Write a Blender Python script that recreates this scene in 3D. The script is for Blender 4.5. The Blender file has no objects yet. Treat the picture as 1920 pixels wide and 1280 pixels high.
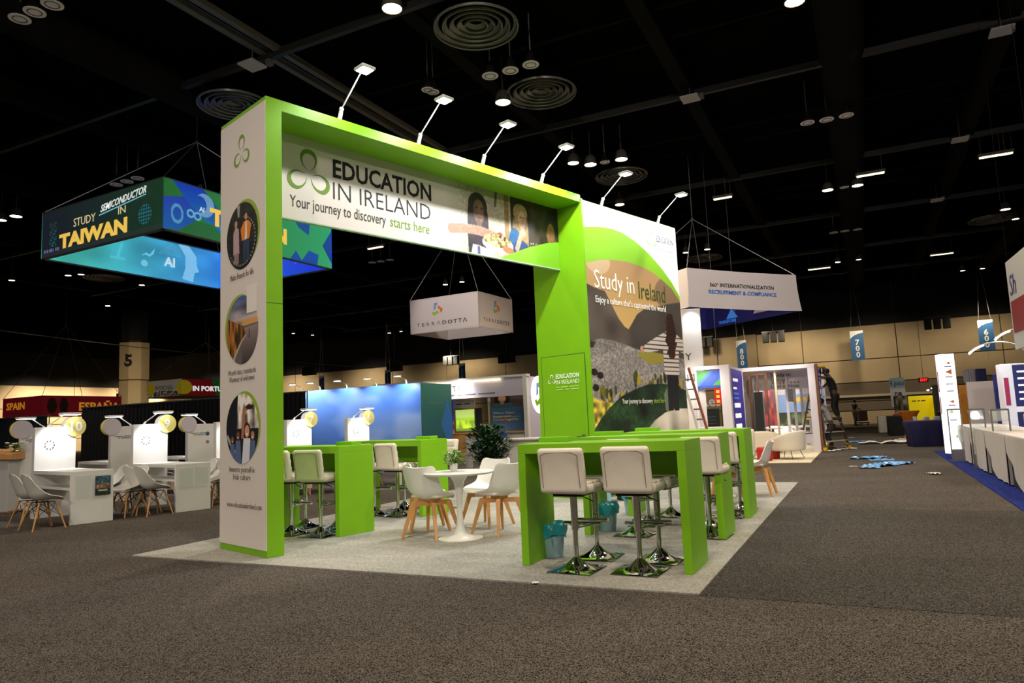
import bpy, bmesh, math, random
import numpy as np
from mathutils import Vector, Matrix
random.seed(7)
S = bpy.context.scene
COL = S.collection
PI = math.pi
sin, cos = math.sin, math.cos
# ------------------------------------------------------------------ camera, world, light, exposure
FPX, PITCH, ROLL, EYE = 1334.15, 0.1107, 0.0423, 1.28
cd = bpy.data.cameras.new('camera'); cam = bpy.data.objects.new('camera', cd); COL.objects.link(cam)
cd.sensor_width = 36; cd.lens = 36*FPX/1920; cd.clip_end = 300; cd.clip_start = .05
cam.location = (0, 0, EYE)
cam.matrix_world = Matrix.Translation((0, 0, EYE)) @ Matrix.Rotation(PI/2+PITCH, 4, 'X') @ Matrix.Rotation(-ROLL, 4, 'Z')
S.camera = cam
S.view_settings.view_transform = 'Standard'; S.view_settings.look = 'None'
S.view_settings.gamma = 1; S.view_settings.use_curve_mapping = False
S.view_settings.exposure = 0.0
S.cycles.max_bounces = 6; S.cycles.diffuse_bounces = 3; S.cycles.glossy_bounces = 3
S.cycles.transparent_max_bounces = 8; S.cycles.sample_clamp_indirect = 4
S.cycles.caustics_reflective = False; S.cycles.caustics_refractive = False
w = bpy.data.worlds.new('hall_air'); S.world = w; w.use_nodes = True
w.node_tree.nodes['Background'].inputs[0].default_value = (.9, .95, 1, 1)
w.node_tree.nodes['Background'].inputs[1].default_value = 0.02
LAMP_W = 1150     # hall downlights and added overhead fill
def spot(name, loc, target, power, angle=120, blend=.6, col=(1, .86, .68), size=.12, parent=None):
    l = bpy.data.lights.new(name, 'SPOT'); l.energy = power; l.spot_size = math.radians(angle); l.spot_blend = blend
    l.color = col; l.shadow_soft_size = size
    o = bpy.data.objects.new(name, l); COL.objects.link(o)
    d = Vector(target)-Vector(loc)
    o.rotation_euler = d.to_track_quat('-Z', 'Y').to_euler(); o.location = loc
    if parent: o.parent = parent
    return o

def ray(u, v):     # photograph pixel -> direction in the hall, used to find where things stand
    X2, Y2 = (u-960)/FPX, (v-640)/FPX
    c, s = cos(ROLL), sin(ROLL); xx = c*X2-s*Y2; yy = s*X2+c*Y2
    c, s = cos(PITCH), sin(PITCH)
    return (xx, c+s*yy, s-c*yy)
def at(u, v, Y):
    r = ray(u, v); t = Y/r[1]; return (r[0]*t, Y, EYE+r[2]*t)
def fl(u, v, z=0):
    r = ray(u, v); t = (z-EYE)/r[2]; return (r[0]*t, r[1]*t, z)

# ------------------------------------------------------------------ materials
def lin(c):
    return tuple(((x/255)/12.92 if x <= 10 else (((x/255)+.055)/1.055)**2.4) for x in c)
MATS = {}
def mat(name, rgb, rough=.5, metal=0, emit=None, es=0, alpha=1, trans=0, noise=0, nscale=20, bump=0, coat=0, spec=.5):
    if name in MATS: return MATS[name]
    m = bpy.data.materials.new(name); m.use_nodes = True; nt = m.node_tree; b = nt.nodes['Principled BSDF']
    c = lin(rgb)
    b.inputs['Base Color'].default_value = (*c, 1); b.inputs['Roughness'].default_value = rough
    b.inputs['Metallic'].default_value = metal; b.inputs['Alpha'].default_value = alpha
    b.inputs['Transmission Weight'].default_value = trans; b.inputs['Coat Weight'].default_value = coat
    b.inputs['Specular IOR Level'].default_value = spec
    if emit: b.inputs['Emission Color'].default_value = (*lin(emit), 1); b.inputs['Emission Strength'].default_value = es
    if noise or bump:
        tc = nt.nodes.new('ShaderNodeTexCoord'); n = nt.nodes.new('ShaderNodeTexNoise')
        n.inputs['Scale'].default_value = nscale; n.inputs['Detail'].default_value = 3
        nt.links.new(tc.outputs['Object'], n.inputs['Vector'])
        if noise:
            r = nt.nodes.new('ShaderNodeValToRGB')
            r.color_ramp.elements[0].position = .3; r.color_ramp.elements[1].position = .7
            r.color_ramp.elements[0].color = (*[x*(1-noise) for x in c], 1); r.color_ramp.elements[1].color = (*[min(1, x*(1+noise)) for x in c], 1)
            nt.links.new(n.outputs['Fac'], r.inputs['Fac']); nt.links.new(r.outputs['Color'], b.inputs['Base Color'])
        if bump:
            bp = nt.nodes.new('ShaderNodeBump'); bp.inputs['Strength'].default_value = bump; bp.inputs['Distance'].default_value = .01
            nt.links.new(n.outputs['Fac'], bp.inputs['Height']); nt.links.new(bp.outputs['Normal'], b.inputs['Normal'])
    MATS[name] = m; return m
GREEN = mat('green_laminate', (122, 182, 8), .5, noise=.04, nscale=3)
WHITEP = mat('white_print', (226, 218, 212), .55)
WHITE = mat('white_paint', (226, 224, 222), .45, noise=.02, nscale=4)
IVORY = mat('ivory_leatherette', (226, 216, 200), .45, noise=.03, nscale=8, bump=.1)
SHELLW = mat('white_shell', (228, 226, 220), .35)
CHROME = mat('chrome', (225, 225, 225), .07, 1)
CHROMEB = mat('brushed_chrome', (170, 168, 165), .25, 1)
WOOD = mat('beech_wood', (206, 150, 88), .5, noise=.12, nscale=9)
WOODD = mat('brown_wood', (120, 76, 48), .5, noise=.2, nscale=7)
BLACK = mat('black_metal', (22, 21, 20), .5)
INK = mat('black_ink', (28, 28, 28), .6)
GREY = mat('grey_metal', (128, 128, 126), .45, .5)
WIREM = mat('steel_wire', (150, 145, 140), .4, .6)
LENS = mat('lamp_glass_cool', (255, 255, 255), .3, emit=(238, 248, 255), es=22)
LENSC = mat('counter_lamp_glass', (255, 255, 255), .3, emit=(245, 248, 255), es=7)
LENSW = mat('lamp_glass_warm', (255, 255, 255), .3, emit=(255, 226, 180), es=30)
TUBEL = mat('tube_light_glass', (255, 255, 255), .3, emit=(255, 236, 180), es=3)
def dkceil():
    return mat('black_ceiling_paint', (9, 9, 8), .9, noise=.3, nscale=.7, spec=0)
INKS = {}
def ink(rgb):
    if rgb not in INKS: INKS[rgb] = mat('print_ink_%02x%02x%02x' % rgb, rgb, .55)
    return INKS[rgb]
def glow(rgb, es=.8):
    return mat('backlit_print_%02x%02x%02x_%d' % (*rgb, int(es*100)), rgb, .5, emit=rgb, es=es)

def carpet(name, dark, light, scale, patch=.15, pscale=.35, bumpk=.6):
    m = bpy.data.materials.new(name); m.use_nodes = True; nt = m.node_tree; b = nt.nodes['Principled BSDF']
    N = nt.nodes.new; L = nt.links.new
    tc = N('ShaderNodeTexCoord'); n = N('ShaderNodeTexNoise'); n.inputs['Scale'].default_value = scale; n.inputs['Detail'].default_value = 1; n.inputs['Roughness'].default_value = .6
    L(tc.outputs['Object'], n.inputs['Vector'])
    r = N('ShaderNodeValToRGB'); r.color_ramp.elements[0].position = .38; r.color_ramp.elements[1].position = .62
    r.color_ramp.elements[0].color = (*lin(dark), 1); r.color_ramp.elements[1].color = (*lin(light), 1)
    vo = N('ShaderNodeTexVoronoi'); vo.inputs['Scale'].default_value = scale*1.25; L(tc.outputs['Object'], vo.inputs['Vector'])
    sx_ = N('ShaderNodeSeparateColor'); L(vo.outputs['Color'], sx_.inputs['Color'])
    mx = N('ShaderNodeMix'); mx.inputs['Factor'].default_value = .45; L(n.outputs['Fac'], mx.inputs[2]); L(sx_.outputs['Red'], mx.inputs[3]); L(mx.outputs[0], r.inputs['Fac'])
    p = N('ShaderNodeTexNoise'); p.inputs['Scale'].default_value = pscale; p.inputs['Detail'].default_value = 5
    mp = N('ShaderNodeMapping'); mp.inputs['Rotation'].default_value = (0, 0, .45); mp.inputs['Scale'].default_value = (1, 2.6, 1)
    L(tc.outputs['Object'], mp.inputs['Vector']); L(mp.outputs['Vector'], p.inputs['Vector'])
    mr = N('ShaderNodeMapRange'); mr.inputs['From Min'].default_value = .3; mr.inputs['From Max'].default_value = .7
    mr.inputs['To Min'].default_value = 1-patch; mr.inputs['To Max'].default_value = 1+patch
    L(p.outputs['Fac'], mr.inputs['Value'])
    vm = N('ShaderNodeVectorMath'); vm.operation = 'SCALE'; L(r.outputs['Color'], vm.inputs[0]); L(mr.outputs['Result'], vm.inputs['Scale'])
    L(vm.outputs['Vector'], b.inputs['Base Color']); b.inputs['Roughness'].default_value = .95; b.inputs['Specular IOR Level'].default_value = .1
    bp = N('ShaderNodeBump'); bp.inputs['Strength'].default_value = bumpk; bp.inputs['Distance'].default_value = .006
    L(n.outputs['Fac'], bp.inputs['Height']); L(bp.outputs['Normal'], b.inputs['Normal'])
    return m

# ------------------------------------------------------------------ mesh helpers
class MB:
    def __init__(s): s.v = []; s.f = []; s.m = []; s.k = 0
    def add(s, vs, fs):
        o = len(s.v); s.v += [tuple(map(float, p)) for p in vs]; s.f += [tuple(i+o for i in f) for f in fs]; s.m += [s.k]*len(fs); return s
    def bx(s, x0, x1, y0, y1, z0, z1):
        return s.add([(x0, y0, z0), (x1, y0, z0), (x1, y1, z0), (x0, y1, z0), (x0, y0, z1), (x1, y0, z1), (x1, y1, z1), (x0, y1, z1)],
                     [(0, 3, 2, 1), (4, 5, 6, 7), (0, 1, 5, 4), (1, 2, 6, 5), (2, 3, 7, 6), (3, 0, 4, 7)])
    def bar(s, p, q, w, h=None, up=(0, 0, 1)):     # rectangular bar from p to q
        h = h or w; p = Vector(p); q = Vector(q); d = (q-p).normalized(); up = Vector(up)
        if abs(d.dot(up)) > .98: up = Vector((0, 1, 0))
        a = d.cross(up).normalized(); b = a.cross(d)
        vs = []
        for c in (p, q):
            for i, j in ((-1, -1), (1, -1), (1, 1), (-1, 1)): vs.append(c+a*i*w/2+b*j*h/2)
        return s.add(vs, [(3, 2, 1, 0), (4, 5, 6, 7), (0, 1, 5, 4), (1, 2, 6, 5), (2, 3, 7, 6), (3, 0, 4, 7)])
    def cyl(s, p, q, r0, r1=None, n=12, caps=True):
        r1 = r0 if r1 is None else r1; p = Vector(p); q = Vector(q); d = (q-p).normalized()
        a = d.orthogonal().normalized(); b = d.cross(a); vs = []
        for c, r in ((p, r0), (q, r1)):
            for i in range(n):
                t = 2*PI*i/n; vs.append(c+a*cos(t)*r+b*sin(t)*r)
        fs = [(i, (i+1) % n, n+(i+1) % n, n+i) for i in range(n)]
        if caps: fs += [tuple(range(n))[::-1], tuple(range(n, 2*n))]
        return s.add(vs, fs)
    def tube(s, pts, r, n=8):
        for a, b in zip(pts[:-1], pts[1:]): s.cyl(a, b, r, r, n)
        return s
    def lathe(s, prof, c=(0, 0, 0), n=24, fn=None, caps=True):
        vs = []
        for k, (r, z) in enumerate(prof):
            for i in range(n):
                t = 2*PI*i/n; rr, zz = (fn(r, z, t, k) if fn else (r, z)); vs.append((c[0]+cos(t)*rr, c[1]+sin(t)*rr, c[2]+zz))
        fs = []
        for k in range(len(prof)-1):
            for i in range(n):
                j = (i+1) % n; fs.append((k*n+i, k*n+j, (k+1)*n+j, (k+1)*n+i))
        if caps and prof[0][0] > 0: fs.append(tuple(range(n))[::-1])
        if caps and prof[-1][0] > 0: fs.append(tuple(range((len(prof)-1)*n, len(prof)*n)))
        return s.add(vs, fs)
    def ball(s, c, rx, ry=None, rz=None, n=12):
        ry = ry or rx; rz = rz or rx
        vs = []; m = n//2
        for k in range(m+1):
            a = -PI/2+PI*k/m
            for i in range(n):
                t = 2*PI*i/n; vs.append((c[0]+rx*cos(a)*cos(t), c[1]+ry*cos(a)*sin(t), c[2]+rz*sin(a)))
        fs = [(k*n+i, k*n+(i+1) % n, (k+1)*n+(i+1) % n, (k+1)*n+i) for k in range(m) for i in range(n)]
        return s.add(vs, fs)
    def grid(s, fn, nu, nv):
        vs = [fn(i/nu, j/nv) for j in range(nv+1) for i in range(nu+1)]
        return s.add(vs, [(j*(nu+1)+i, j*(nu+1)+i+1, (j+1)*(nu+1)+i+1, (j+1)*(nu+1)+i) for j in range(nv) for i in range(nu)])
    def torus(s, c, R, r, n=24, m=6, ax=2):
        vs = []
        for i in range(n):
            t = 2*PI*i/n
            for j in range(m):
                p = 2*PI*j/m; rr = R+r*cos(p); q = [rr*cos(t), rr*sin(t), r*sin(p)]
                if ax == 1: q = [q[0], q[2], q[1]]
                vs.append((c[0]+q[0], c[1]+q[1], c[2]+q[2]))
        return s.add(vs, [(i*m+j, ((i+1) % n)*m+j, ((i+1) % n)*m+(j+1) % m, i*m+(j+1) % m) for i in range(n) for j in range(m)])
    def build(s, name, mats, parent=None, smooth=False, bevel=0, seg=2, solid=0, sub=0, label=None):
        me = bpy.data.meshes.new(name); me.from_pydata(s.v, [], s.f)
        if not isinstance(mats, (list, tuple)): mats = [mats]
        for m in mats: me.materials.append(m)
        me.polygons.foreach_set('material_index', s.m)
        bm = bmesh.new(); bm.from_mesh(me); bmesh.ops.remove_doubles(bm, verts=bm.verts, dist=1e-5)
        bmesh.ops.recalc_face_normals(bm, faces=bm.faces)
        bm.to_mesh(me); bm.free(); me.update()
        o = bpy.data.objects.new(name, me); COL.objects.link(o)
        if parent: o.parent = parent
        if solid or sub or bevel:
            if solid:
                q = o.modifiers.new('t', 'SOLIDIFY'); q.thickness = solid; q.offset = 0
            if sub:
                q = o.modifiers.new('s', 'SUBSURF'); q.levels = sub; q.render_levels = sub
            if bevel:
                q = o.modifiers.new('b', 'BEVEL'); q.width = bevel; q.segments = seg; q.limit_method = 'ANGLE'
            bake(o)
        if smooth:
            for p in o.data.polygons: p.use_smooth = True
            try: o.data.set_sharp_from_angle(angle=math.radians(50))
            except Exception: pass
        if label: o['label'] = label
        return o
def bake(o):
    dg = bpy.context.evaluated_depsgraph_get(); ev = o.evaluated_get(dg)
    me = bpy.data.meshes.new_from_object(ev); o.modifiers.clear(); o.data = me
def box(name, m, parent, x0, x1, y0, y1, z0, z1, bevel=0, **k):
    return MB().bx(x0, x1, y0, y1, z0, z1).build(name, m, parent, bevel=bevel, **k)
def thing(name, label, cat, loc=(0, 0, 0), rz=0, group=None):
    o = bpy.data.objects.new(name, None); COL.objects.link(o); o.empty_display_size = .1
    o.location = loc; o.rotation_euler = (0, 0, rz); tag(o, label, cat, group); return o
def tag(o, label, cat, group=None, kind=None):
    o['label'] = label; o['category'] = cat
    if group: o['group'] = group
    if kind: o['kind'] = kind
    return o
def struct(o): o['kind'] = 'structure'; return o
def copy_thing(src, loc, rz=None, label=None, group=None):
    def cp(o, par):
        c = o.copy(); COL.objects.link(c); c.parent = par
        for ch in list(o.children): cp(ch, c)
        return c
    r = cp(src, None); r.location = loc
    if rz is not None: r.rotation_euler = (0, 0, rz)
    if label: r['label'] = label
    if group: r['group'] = group
    return r

def quad(name, m, parent, O, U, V, w, h, t=.004, label=None):
    """thin printed board: origin lower left, U right, V up, print faces U x V"""
    O, U, V = Vector(O), Vector(U).normalized(), Vector(V).normalized(); n = U.cross(V)
    c = [O, O+U*w, O+U*w+V*h, O+V*h]; b = [p-n*t for p in c]
    me = bpy.data.meshes.new(name)
    me.from_pydata([tuple(p) for p in c+b], [], [(0, 1, 2, 3), (7, 6, 5, 4), (0, 4, 5, 1), (1, 5, 6, 2), (2, 6, 7, 3), (3, 7, 4, 0)])
    uv = me.uv_layers.new(name='UVMap')
    co = {0: (0, 0), 1: (1, 0), 2: (1, 1), 3: (0, 1), 4: (0, 0), 5: (1, 0), 6: (1, 1), 7: (0, 1)}
    for l in me.loops: uv.data[l.index].uv = co[l.vertex_index]
    me.materials.append(m); o = bpy.data.objects.new(name, me); COL.objects.link(o)
    if parent: o.parent = parent
    if label: o['label'] = label
    return o
def shape(name, m, parent, polys, O, U, V, t=.003, label=None):
    """flat cut-out print made of polygons in (u,v) metres, laid on a face"""
    O, U, V = Vector(O), Vector(U).normalized(), Vector(V).normalized(); n = U.cross(V); g = MB()
    for k, pl in enumerate(polys):
        N = len(pl); vs = [O+U*a+V*b+n*t for a, b in pl]+[O+U*a+V*b for a, b in pl]
        g.add(vs, [tuple(range(N))]+[(i, i+N, (i+1) % N+N, (i+1) % N) for i in range(N)])
    me = bpy.data.meshes.new(name); me.from_pydata(g.v, [], g.f); me.materials.append(m)
    o = bpy.data.objects.new(name, me); COL.objects.link(o)
    if parent: o.parent = parent
    if label: o['label'] = label
    return o
def text(s, size, O, U, V, m, parent, align='LEFT', w=None, bold=0, shear=0, name='lettering', t=.003, space=1, line=1):
    if '\n' in s:
        L = s.split('\n'); mx = max(len(q) for q in L)
        for k, q in enumerate(L): text(q, size, Vector(O)-Vector(V).normalized()*size*line*k, U, V, m, parent, align, w*len(q)/mx if w else None, bold, shear, name, t, space)
        return
    cu = bpy.data.curves.new('t', 'FONT'); cu.body = s; cu.size = size; cu.align_x = align; cu.offset = bold*size
    cu.shear = shear; cu.resolution_u = 2; cu.space_character = space; cu.space_line = line; cu.extrude = t/2
    ob = bpy.data.objects.new('t', cu); COL.objects.link(ob)
    bpy.context.view_layer.update()
    me = bpy.data.meshes.new_from_object(ob.evaluated_get(bpy.context.evaluated_depsgraph_get())); bpy.data.objects.remove(ob)
    n0 = len(me.vertices); a = np.zeros(n0*3); me.vertices.foreach_get('co', a); a = a.reshape(-1, 3)
    if w and n0:
        k = w/max(1e-6, a[:, 0].max()-a[:, 0].min()); a[:, 0] *= k
        if align == 'LEFT': a[:, 0] -= a[:, 0].min()
    O, U, V = Vector(O), Vector(U).normalized(), Vector(V).normalized(); n = U.cross(V)
    R = np.array([U[:], V[:], n[:]]); a = a@R+np.array(O[:])+np.array(n[:])*t/2
    me.vertices.foreach_set('co', a.ravel()); me.update(); me.materials.clear(); me.materials.append(m); me.name = name
    o = bpy.data.objects.new(name, me); COL.objects.link(o)
    if parent: o.parent = parent
    return o
def fine_print(s, size, O, U, V, m, parent, align='LEFT', w=None, bold=0, shear=0):
    """lettering too small to read in the photograph: a row of word-long strokes"""
    P = []; y = 0
    for ln in s.split('\n'):
        W_ = w or len(ln)*size*.55; x = -W_/2 if align == 'CENTER' else 0; k = W_/max(1, len(ln))
        for wd in ln.split(' '):
            P.append([(x, y+size*.12), (x+k*len(wd)*.95, y+size*.12), (x+k*len(wd)*.95, y+size*.55), (x, y+size*.55)]); x += k*(len(wd)+1)
        y -= size
    return shape('lettering', m, parent, P, O, U, V, .002)
def shamrock(cx, cy, r):
    out = []
    for a in (90, 210, 330):
        a = math.radians(a); c = (cx+cos(a)*r*.60, cy+sin(a)*r*.60); P = []; Q = []
        for i in range(21):
            t = math.radians(-165+330*i/20); e = (1-cos(t))/2; w = 1-.22*e; f = .05+.34*(1-e)**.8
            def pt(k, sh):
                x = cos(t)*r*.44*k+sh; y = sin(t)*r*.42*w*k; return (c[0]+x*cos(a)-y*sin(a), c[1]+x*sin(a)+y*cos(a))
            P.append(pt(1, 0)); Q.append(pt(1-f, -.015*r))
        for i in range(20): out.append([P[i], P[i+1], Q[i+1], Q[i]])
    return out
def petals(m, parent, cx, cy, rr, O, U, V, t):
    q = shamrock(cx, cy, rr)
    for k in range(3): shape('logo_petal', m, parent, q[20*k:20*k+20], O, U, V, t)
def disc(cx, cy, rx, ry=None, n=40): ry = ry or rx; return [(cx+rx*cos(2*PI*i/n), cy+ry*sin(2*PI*i/n)) for i in range(n)]
def arrows(parent, O, U, V, s):
    cols = [(118, 150, 205), (226, 110, 40), (150, 190, 45)]
    base = [(-.18, .12), (-.62, -.1), (-.52, .62), (-.5, .95), (.12, 1.02), (.0, .62), (-.2, .6)]
    for k, c in enumerate(cols):
        a = -k*2*PI/3
        pts = [(s*(x*cos(a)-y*sin(a)), s*(x*sin(a)+y*cos(a))) for x, y in base]
        shape('logo', ink(c), parent, [pts[::-1]], O, U, V, .004+.001*k)

# ------------------------------------------------------------------ picture painter (flat prints, drawn here by code)
class Cv:
    def __init__(s, w, h, c=(255, 255, 255), seed=1):
        s.w, s.h = w, h; s.a = np.ones((h, w, 3))*np.array(c)/255.
        s.u, s.v = np.meshgrid((np.arange(w)+.5)/w, (np.arange(h)+.5)/h); s.r = np.random.RandomState(seed)
    def put(s, m, c, al=1):
        m = (m*al)[..., None]; s.a = s.a*(1-m)+np.array(c)/255.*m; return s
    def vgrad(s, m, v0, c0, v1, c1):
        t = np.clip((s.v-v0)/(v1-v0), 0, 1)[..., None]; g = np.array(c0)/255.*(1-t)+np.array(c1)/255.*t; s.a = s.a*(1-m[..., None])+g*m[..., None]; return s
    def all(s): return np.ones((s.h, s.w))
    def ell(s, cx, cy, rx, ry=None):
        ry = ry or rx*s.w/s.h; return ((((s.u-cx)/rx)**2+((s.v-cy)/ry)**2) < 1).astype(float)
    def poly(s, P):
        m = np.zeros((s.h, s.w), bool); n = len(P)
        for i in range(n):
            x0, y0 = P[i]; x1, y1 = P[(i+1) % n]
            if y0 == y1: continue
            m ^= ((y0 > s.v) != (y1 > s.v)) & (s.u < (x1-x0)*(s.v-y0)/(y1-y0)+x0)
        return m.astype(float)
    def noise(s, nx, ny=None):
        ny = ny or nx; g = s.r.rand(ny+2, nx+2); x = s.u*nx; y = s.v*ny; i = x.astype(int); j = y.astype(int); fx = x-i; fy = y-j
        fx = fx*fx*(3-2*fx); fy = fy*fy*(3-2*fy)
        return (g[j, i]*(1-fx)+g[j, i+1]*fx)*(1-fy)+(g[j+1, i]*(1-fx)+g[j+1, i+1]*fx)*fy
    def tex(s, m, nx, ny, amt): s.a = np.clip(s.a*(1+m[..., None]*amt*(s.noise(nx, ny)[..., None]-.5)*2), 0, 1); return s
    def blur(s, m=None, n=1):
        b = s.a.copy()
        for _ in range(n):
            p = np.pad(b, ((1, 1), (1, 1), (0, 0)), 'edge'); b = (p[:-2, 1:-1]+p[2:, 1:-1]+p[1:-1, :-2]+p[1:-1, 2:]+2*p[1:-1, 1:-1])/6
        m = 1 if m is None else m[..., None]; s.a = s.a*(1-m)+b*m; return s
    def mat(s, name, es=0, rough=.5):
        im = bpy.data.images.new(name, s.w, s.h); b = np.ones((s.h, s.w, 4), np.float32); b[..., :3] = np.clip(s.a, 0, 1)
        im.pixels.foreach_set(b.ravel()); im.update(); im.pack()
        m = bpy.data.materials.new(name); m.use_nodes = True; nt = m.node_tree; bs = nt.nodes['Principled BSDF']; bs.inputs['Roughness'].default_value = rough
        t = nt.nodes.new('ShaderNodeTexImage'); t.image = im; t.extension = 'EXTEND'; nt.links.new(t.outputs['Color'], bs.inputs['Base Color'])
        if es:
            nt.links.new(t.outputs['Color'], bs.inputs['Emission Color']); bs.inputs['Emission Strength'].default_value = es
        return m
X3, Y3, Z3 = (1, 0, 0), (0, 1, 0), (0, 0, 1)

# ================================================================== the hall
TH = 0.4555                       # hall grid, turned from the view axis
HX = Vector((cos(TH), -sin(TH), 0)); HY = Vector((sin(TH), cos(TH), 0))
def hall(x, y, z=0): return tuple(HX*x+HY*y+Vector((0, 0, z)))
FLOORM = carpet('hall_carpet', (14, 13, 12), (108, 100, 92), 140, bumpk=.1)
floor = struct(box('floor', FLOORM, None, -75, 75, -20, 110, -.1, 0))
AIS = carpet('aisle_carpet', (12, 11, 10), (94, 89, 83), 140, bumpk=.1)
ya = HY.dot(Vector(fl(1700, 955)))
g = MB().bx(1.145/1+.0, 16, 5.211, ya, .0, .003).build('carpet_roll', AIS, floor); g.rotation_euler = (0, 0, -TH)
g.location = HX*(HX.dot(Vector((1.245, 5.194, 0)))-1.145)
ceiling = struct(box('ceiling', dkceil(), None, -75, 75, -20, 110, 10.2, 10.4))
CB = mat('beam_paint', (20, 19, 17), .9, spec=.05, noise=.2, nscale=1)
TRK = mat('track_metal', (88, 80, 72), .5)
def ceil_bar(name, x0, y0, x1, y1, z, wd, h, m):
    g = MB(); g.bar(hall(x0, y0, z), hall(x1, y1, z), wd, h); return g.build(name, m, ceiling)
for x in (-39, -32, -25, -18.2, -7.7, -3.5, 3.6, 11, 18, 25, 32): ceil_bar('beam', x, -8, x, 78, 9.85, .34, .5, CB)
for y in (11.3, 18.3, 26, 33.5, 41, 48.5, 56): ceil_bar('cross_beam', -40, y, 46, y, 9.62, .12, .16, mat('pipe_paint', (30, 28, 25), .6))
for k in range(3):
    ceil_bar('wall_track', -11.2+.19*(k-1), -5, -11.2+.19*(k-1), 75, 9.7, (.14, .05, .14)[k], (.12, .05, .12)[k], (TRK, BLACK, TRK)[k])
for x, r in ((-14.5, .45), (0.2, .5), (7.4, .4), (21, .5)):
    g = MB(); g.cyl(hall(x, 2, 9.75), hall(x, 75, 9.75), r, n=14); g.build('air_duct', CB, ceiling, smooth=True)
for y in (14.5, 22, 29.5, 37, 44.5, 52, 59):
    for k in range(2): ceil_bar('conduit', -40, y+k*1.3, 46, y+k*1.3, 9.95, .06, .06, CB)

WALLC = (184, 162, 126)
WM = mat('wall_panel_paint', WALLC, .8, noise=.06, nscale=.8)
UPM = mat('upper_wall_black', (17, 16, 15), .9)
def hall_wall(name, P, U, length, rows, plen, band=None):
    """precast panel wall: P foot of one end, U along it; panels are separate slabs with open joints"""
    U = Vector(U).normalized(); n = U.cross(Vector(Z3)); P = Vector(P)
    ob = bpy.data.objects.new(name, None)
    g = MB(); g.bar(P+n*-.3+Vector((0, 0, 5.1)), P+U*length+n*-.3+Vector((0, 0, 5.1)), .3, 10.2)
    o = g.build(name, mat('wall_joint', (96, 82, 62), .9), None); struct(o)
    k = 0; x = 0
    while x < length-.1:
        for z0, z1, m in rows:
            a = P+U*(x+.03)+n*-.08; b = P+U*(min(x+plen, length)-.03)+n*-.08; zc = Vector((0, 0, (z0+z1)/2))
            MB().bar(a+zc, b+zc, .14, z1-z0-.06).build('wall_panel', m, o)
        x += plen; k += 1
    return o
SHUT = mat('shutter_grey', (112, 98, 80), .7)
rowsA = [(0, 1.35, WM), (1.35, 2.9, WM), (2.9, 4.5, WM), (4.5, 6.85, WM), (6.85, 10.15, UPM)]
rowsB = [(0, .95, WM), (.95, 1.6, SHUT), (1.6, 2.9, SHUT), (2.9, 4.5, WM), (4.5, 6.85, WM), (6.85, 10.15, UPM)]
BW = Vector((24.5, 49.4, 0))            # a point at the foot of the back wall
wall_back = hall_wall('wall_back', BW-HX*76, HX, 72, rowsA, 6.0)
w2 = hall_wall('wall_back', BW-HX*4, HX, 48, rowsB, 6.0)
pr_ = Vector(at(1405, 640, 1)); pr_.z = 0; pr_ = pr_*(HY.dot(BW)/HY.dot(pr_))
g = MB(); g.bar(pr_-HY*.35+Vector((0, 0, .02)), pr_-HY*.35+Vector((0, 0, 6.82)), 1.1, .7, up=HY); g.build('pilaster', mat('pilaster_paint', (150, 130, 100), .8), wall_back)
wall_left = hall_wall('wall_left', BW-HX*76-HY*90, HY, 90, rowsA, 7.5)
box('door_header_strip', mat('shutter_rail', (190, 176, 150), .6), w2, 0, .1, 0, .1, 0, .1).data.transform(
    Matrix.Translation(BW+HX*-3+Vector((0, 0, 1.9))-HY*.15) @ Matrix.Rotation(-TH, 4, 'Z') @ Matrix.Diagonal((470, .6, 1.6, 1)))
text('W', .8, tuple(BW+HX*9.6-HY*.25+Vector((0, 0, 3.3))), HX, Z3, INK, w2, name='lettering')
text('2', .8, tuple(BW+HX*11.6-HY*.25+Vector((0, 0, 3.3))), HX, Z3, INK, w2, name='lettering')
text('Restrooms', .95, at(1312, 762, 47), HX, Z3, mat('sign_white', (235, 230, 215), .5, emit=(235, 230, 215), es=.35), wall_back, name='lettering', bold=.02)

# numbered column
c = thing('column', 'tan hall column marked 5 rising behind the Portugal sign', 'column', (-27.0, 50.5, 0), .15)
oc = [(1.02*cos(PI/8+i*PI/4), 1.02*sin(PI/8+i*PI/4)) for i in range(8)]
zz = [0, 2.6, 5.25, 7.95]
for a, b in zip(zz[:-1], zz[1:]):
    MB().lathe([(1.0, a+.04), (1.02, a+.06), (1.02, b-.06), (1.0, b-.04)], n=8).build('column_section', WM, c)
MB().lathe([(.94, 0), (.94, 8.0)], n=8).build('core', mat('wall_joint', (96, 82, 62), .9), c)
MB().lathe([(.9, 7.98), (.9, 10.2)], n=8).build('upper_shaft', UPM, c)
text('5', 1.1, (-.28, -1.03, 6.2), X3, Z3, INK, c, bold=.03)

# warm downlights, added fill spots and unlit pendants under the ceiling
HOUS = mat('fixture_housing', (90, 86, 80), .5)
DISCW = mat('pendant_white_glow', (215, 205, 200), .6, emit=(215, 205, 195), es=.045)  # faint glow put into the white so the unlit discs show pale
def downlight(x, y, label, power=0, group=None, r=.2, z=9.1, es=True, target=None):
    t = thing('downlight', label, 'ceiling light', (x, y, z), 0, group)
    MB().lathe([(r*.5, .28), (r*.8, .2), (r, .02), (r, -.02), (r*.93, -.02), (r*.8, .1)], n=14).build('housing', HOUS, t, smooth=True)
    MB().lathe([(r*.9, -.005), (r*.9, .01)], n=14).build('lens', LENSW, t)
    MB().cyl((0, 0, .2), (0, 0, 10.2-z), .015, n=6).build('stem', HOUS, t)
    if power: spot('downlight_or_fill', (0, 0, -.06), target or (0, 0, -5), power, 125, .7, parent=t, size=r)
    return t
G1 = 'lit ceiling downlights'
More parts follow.
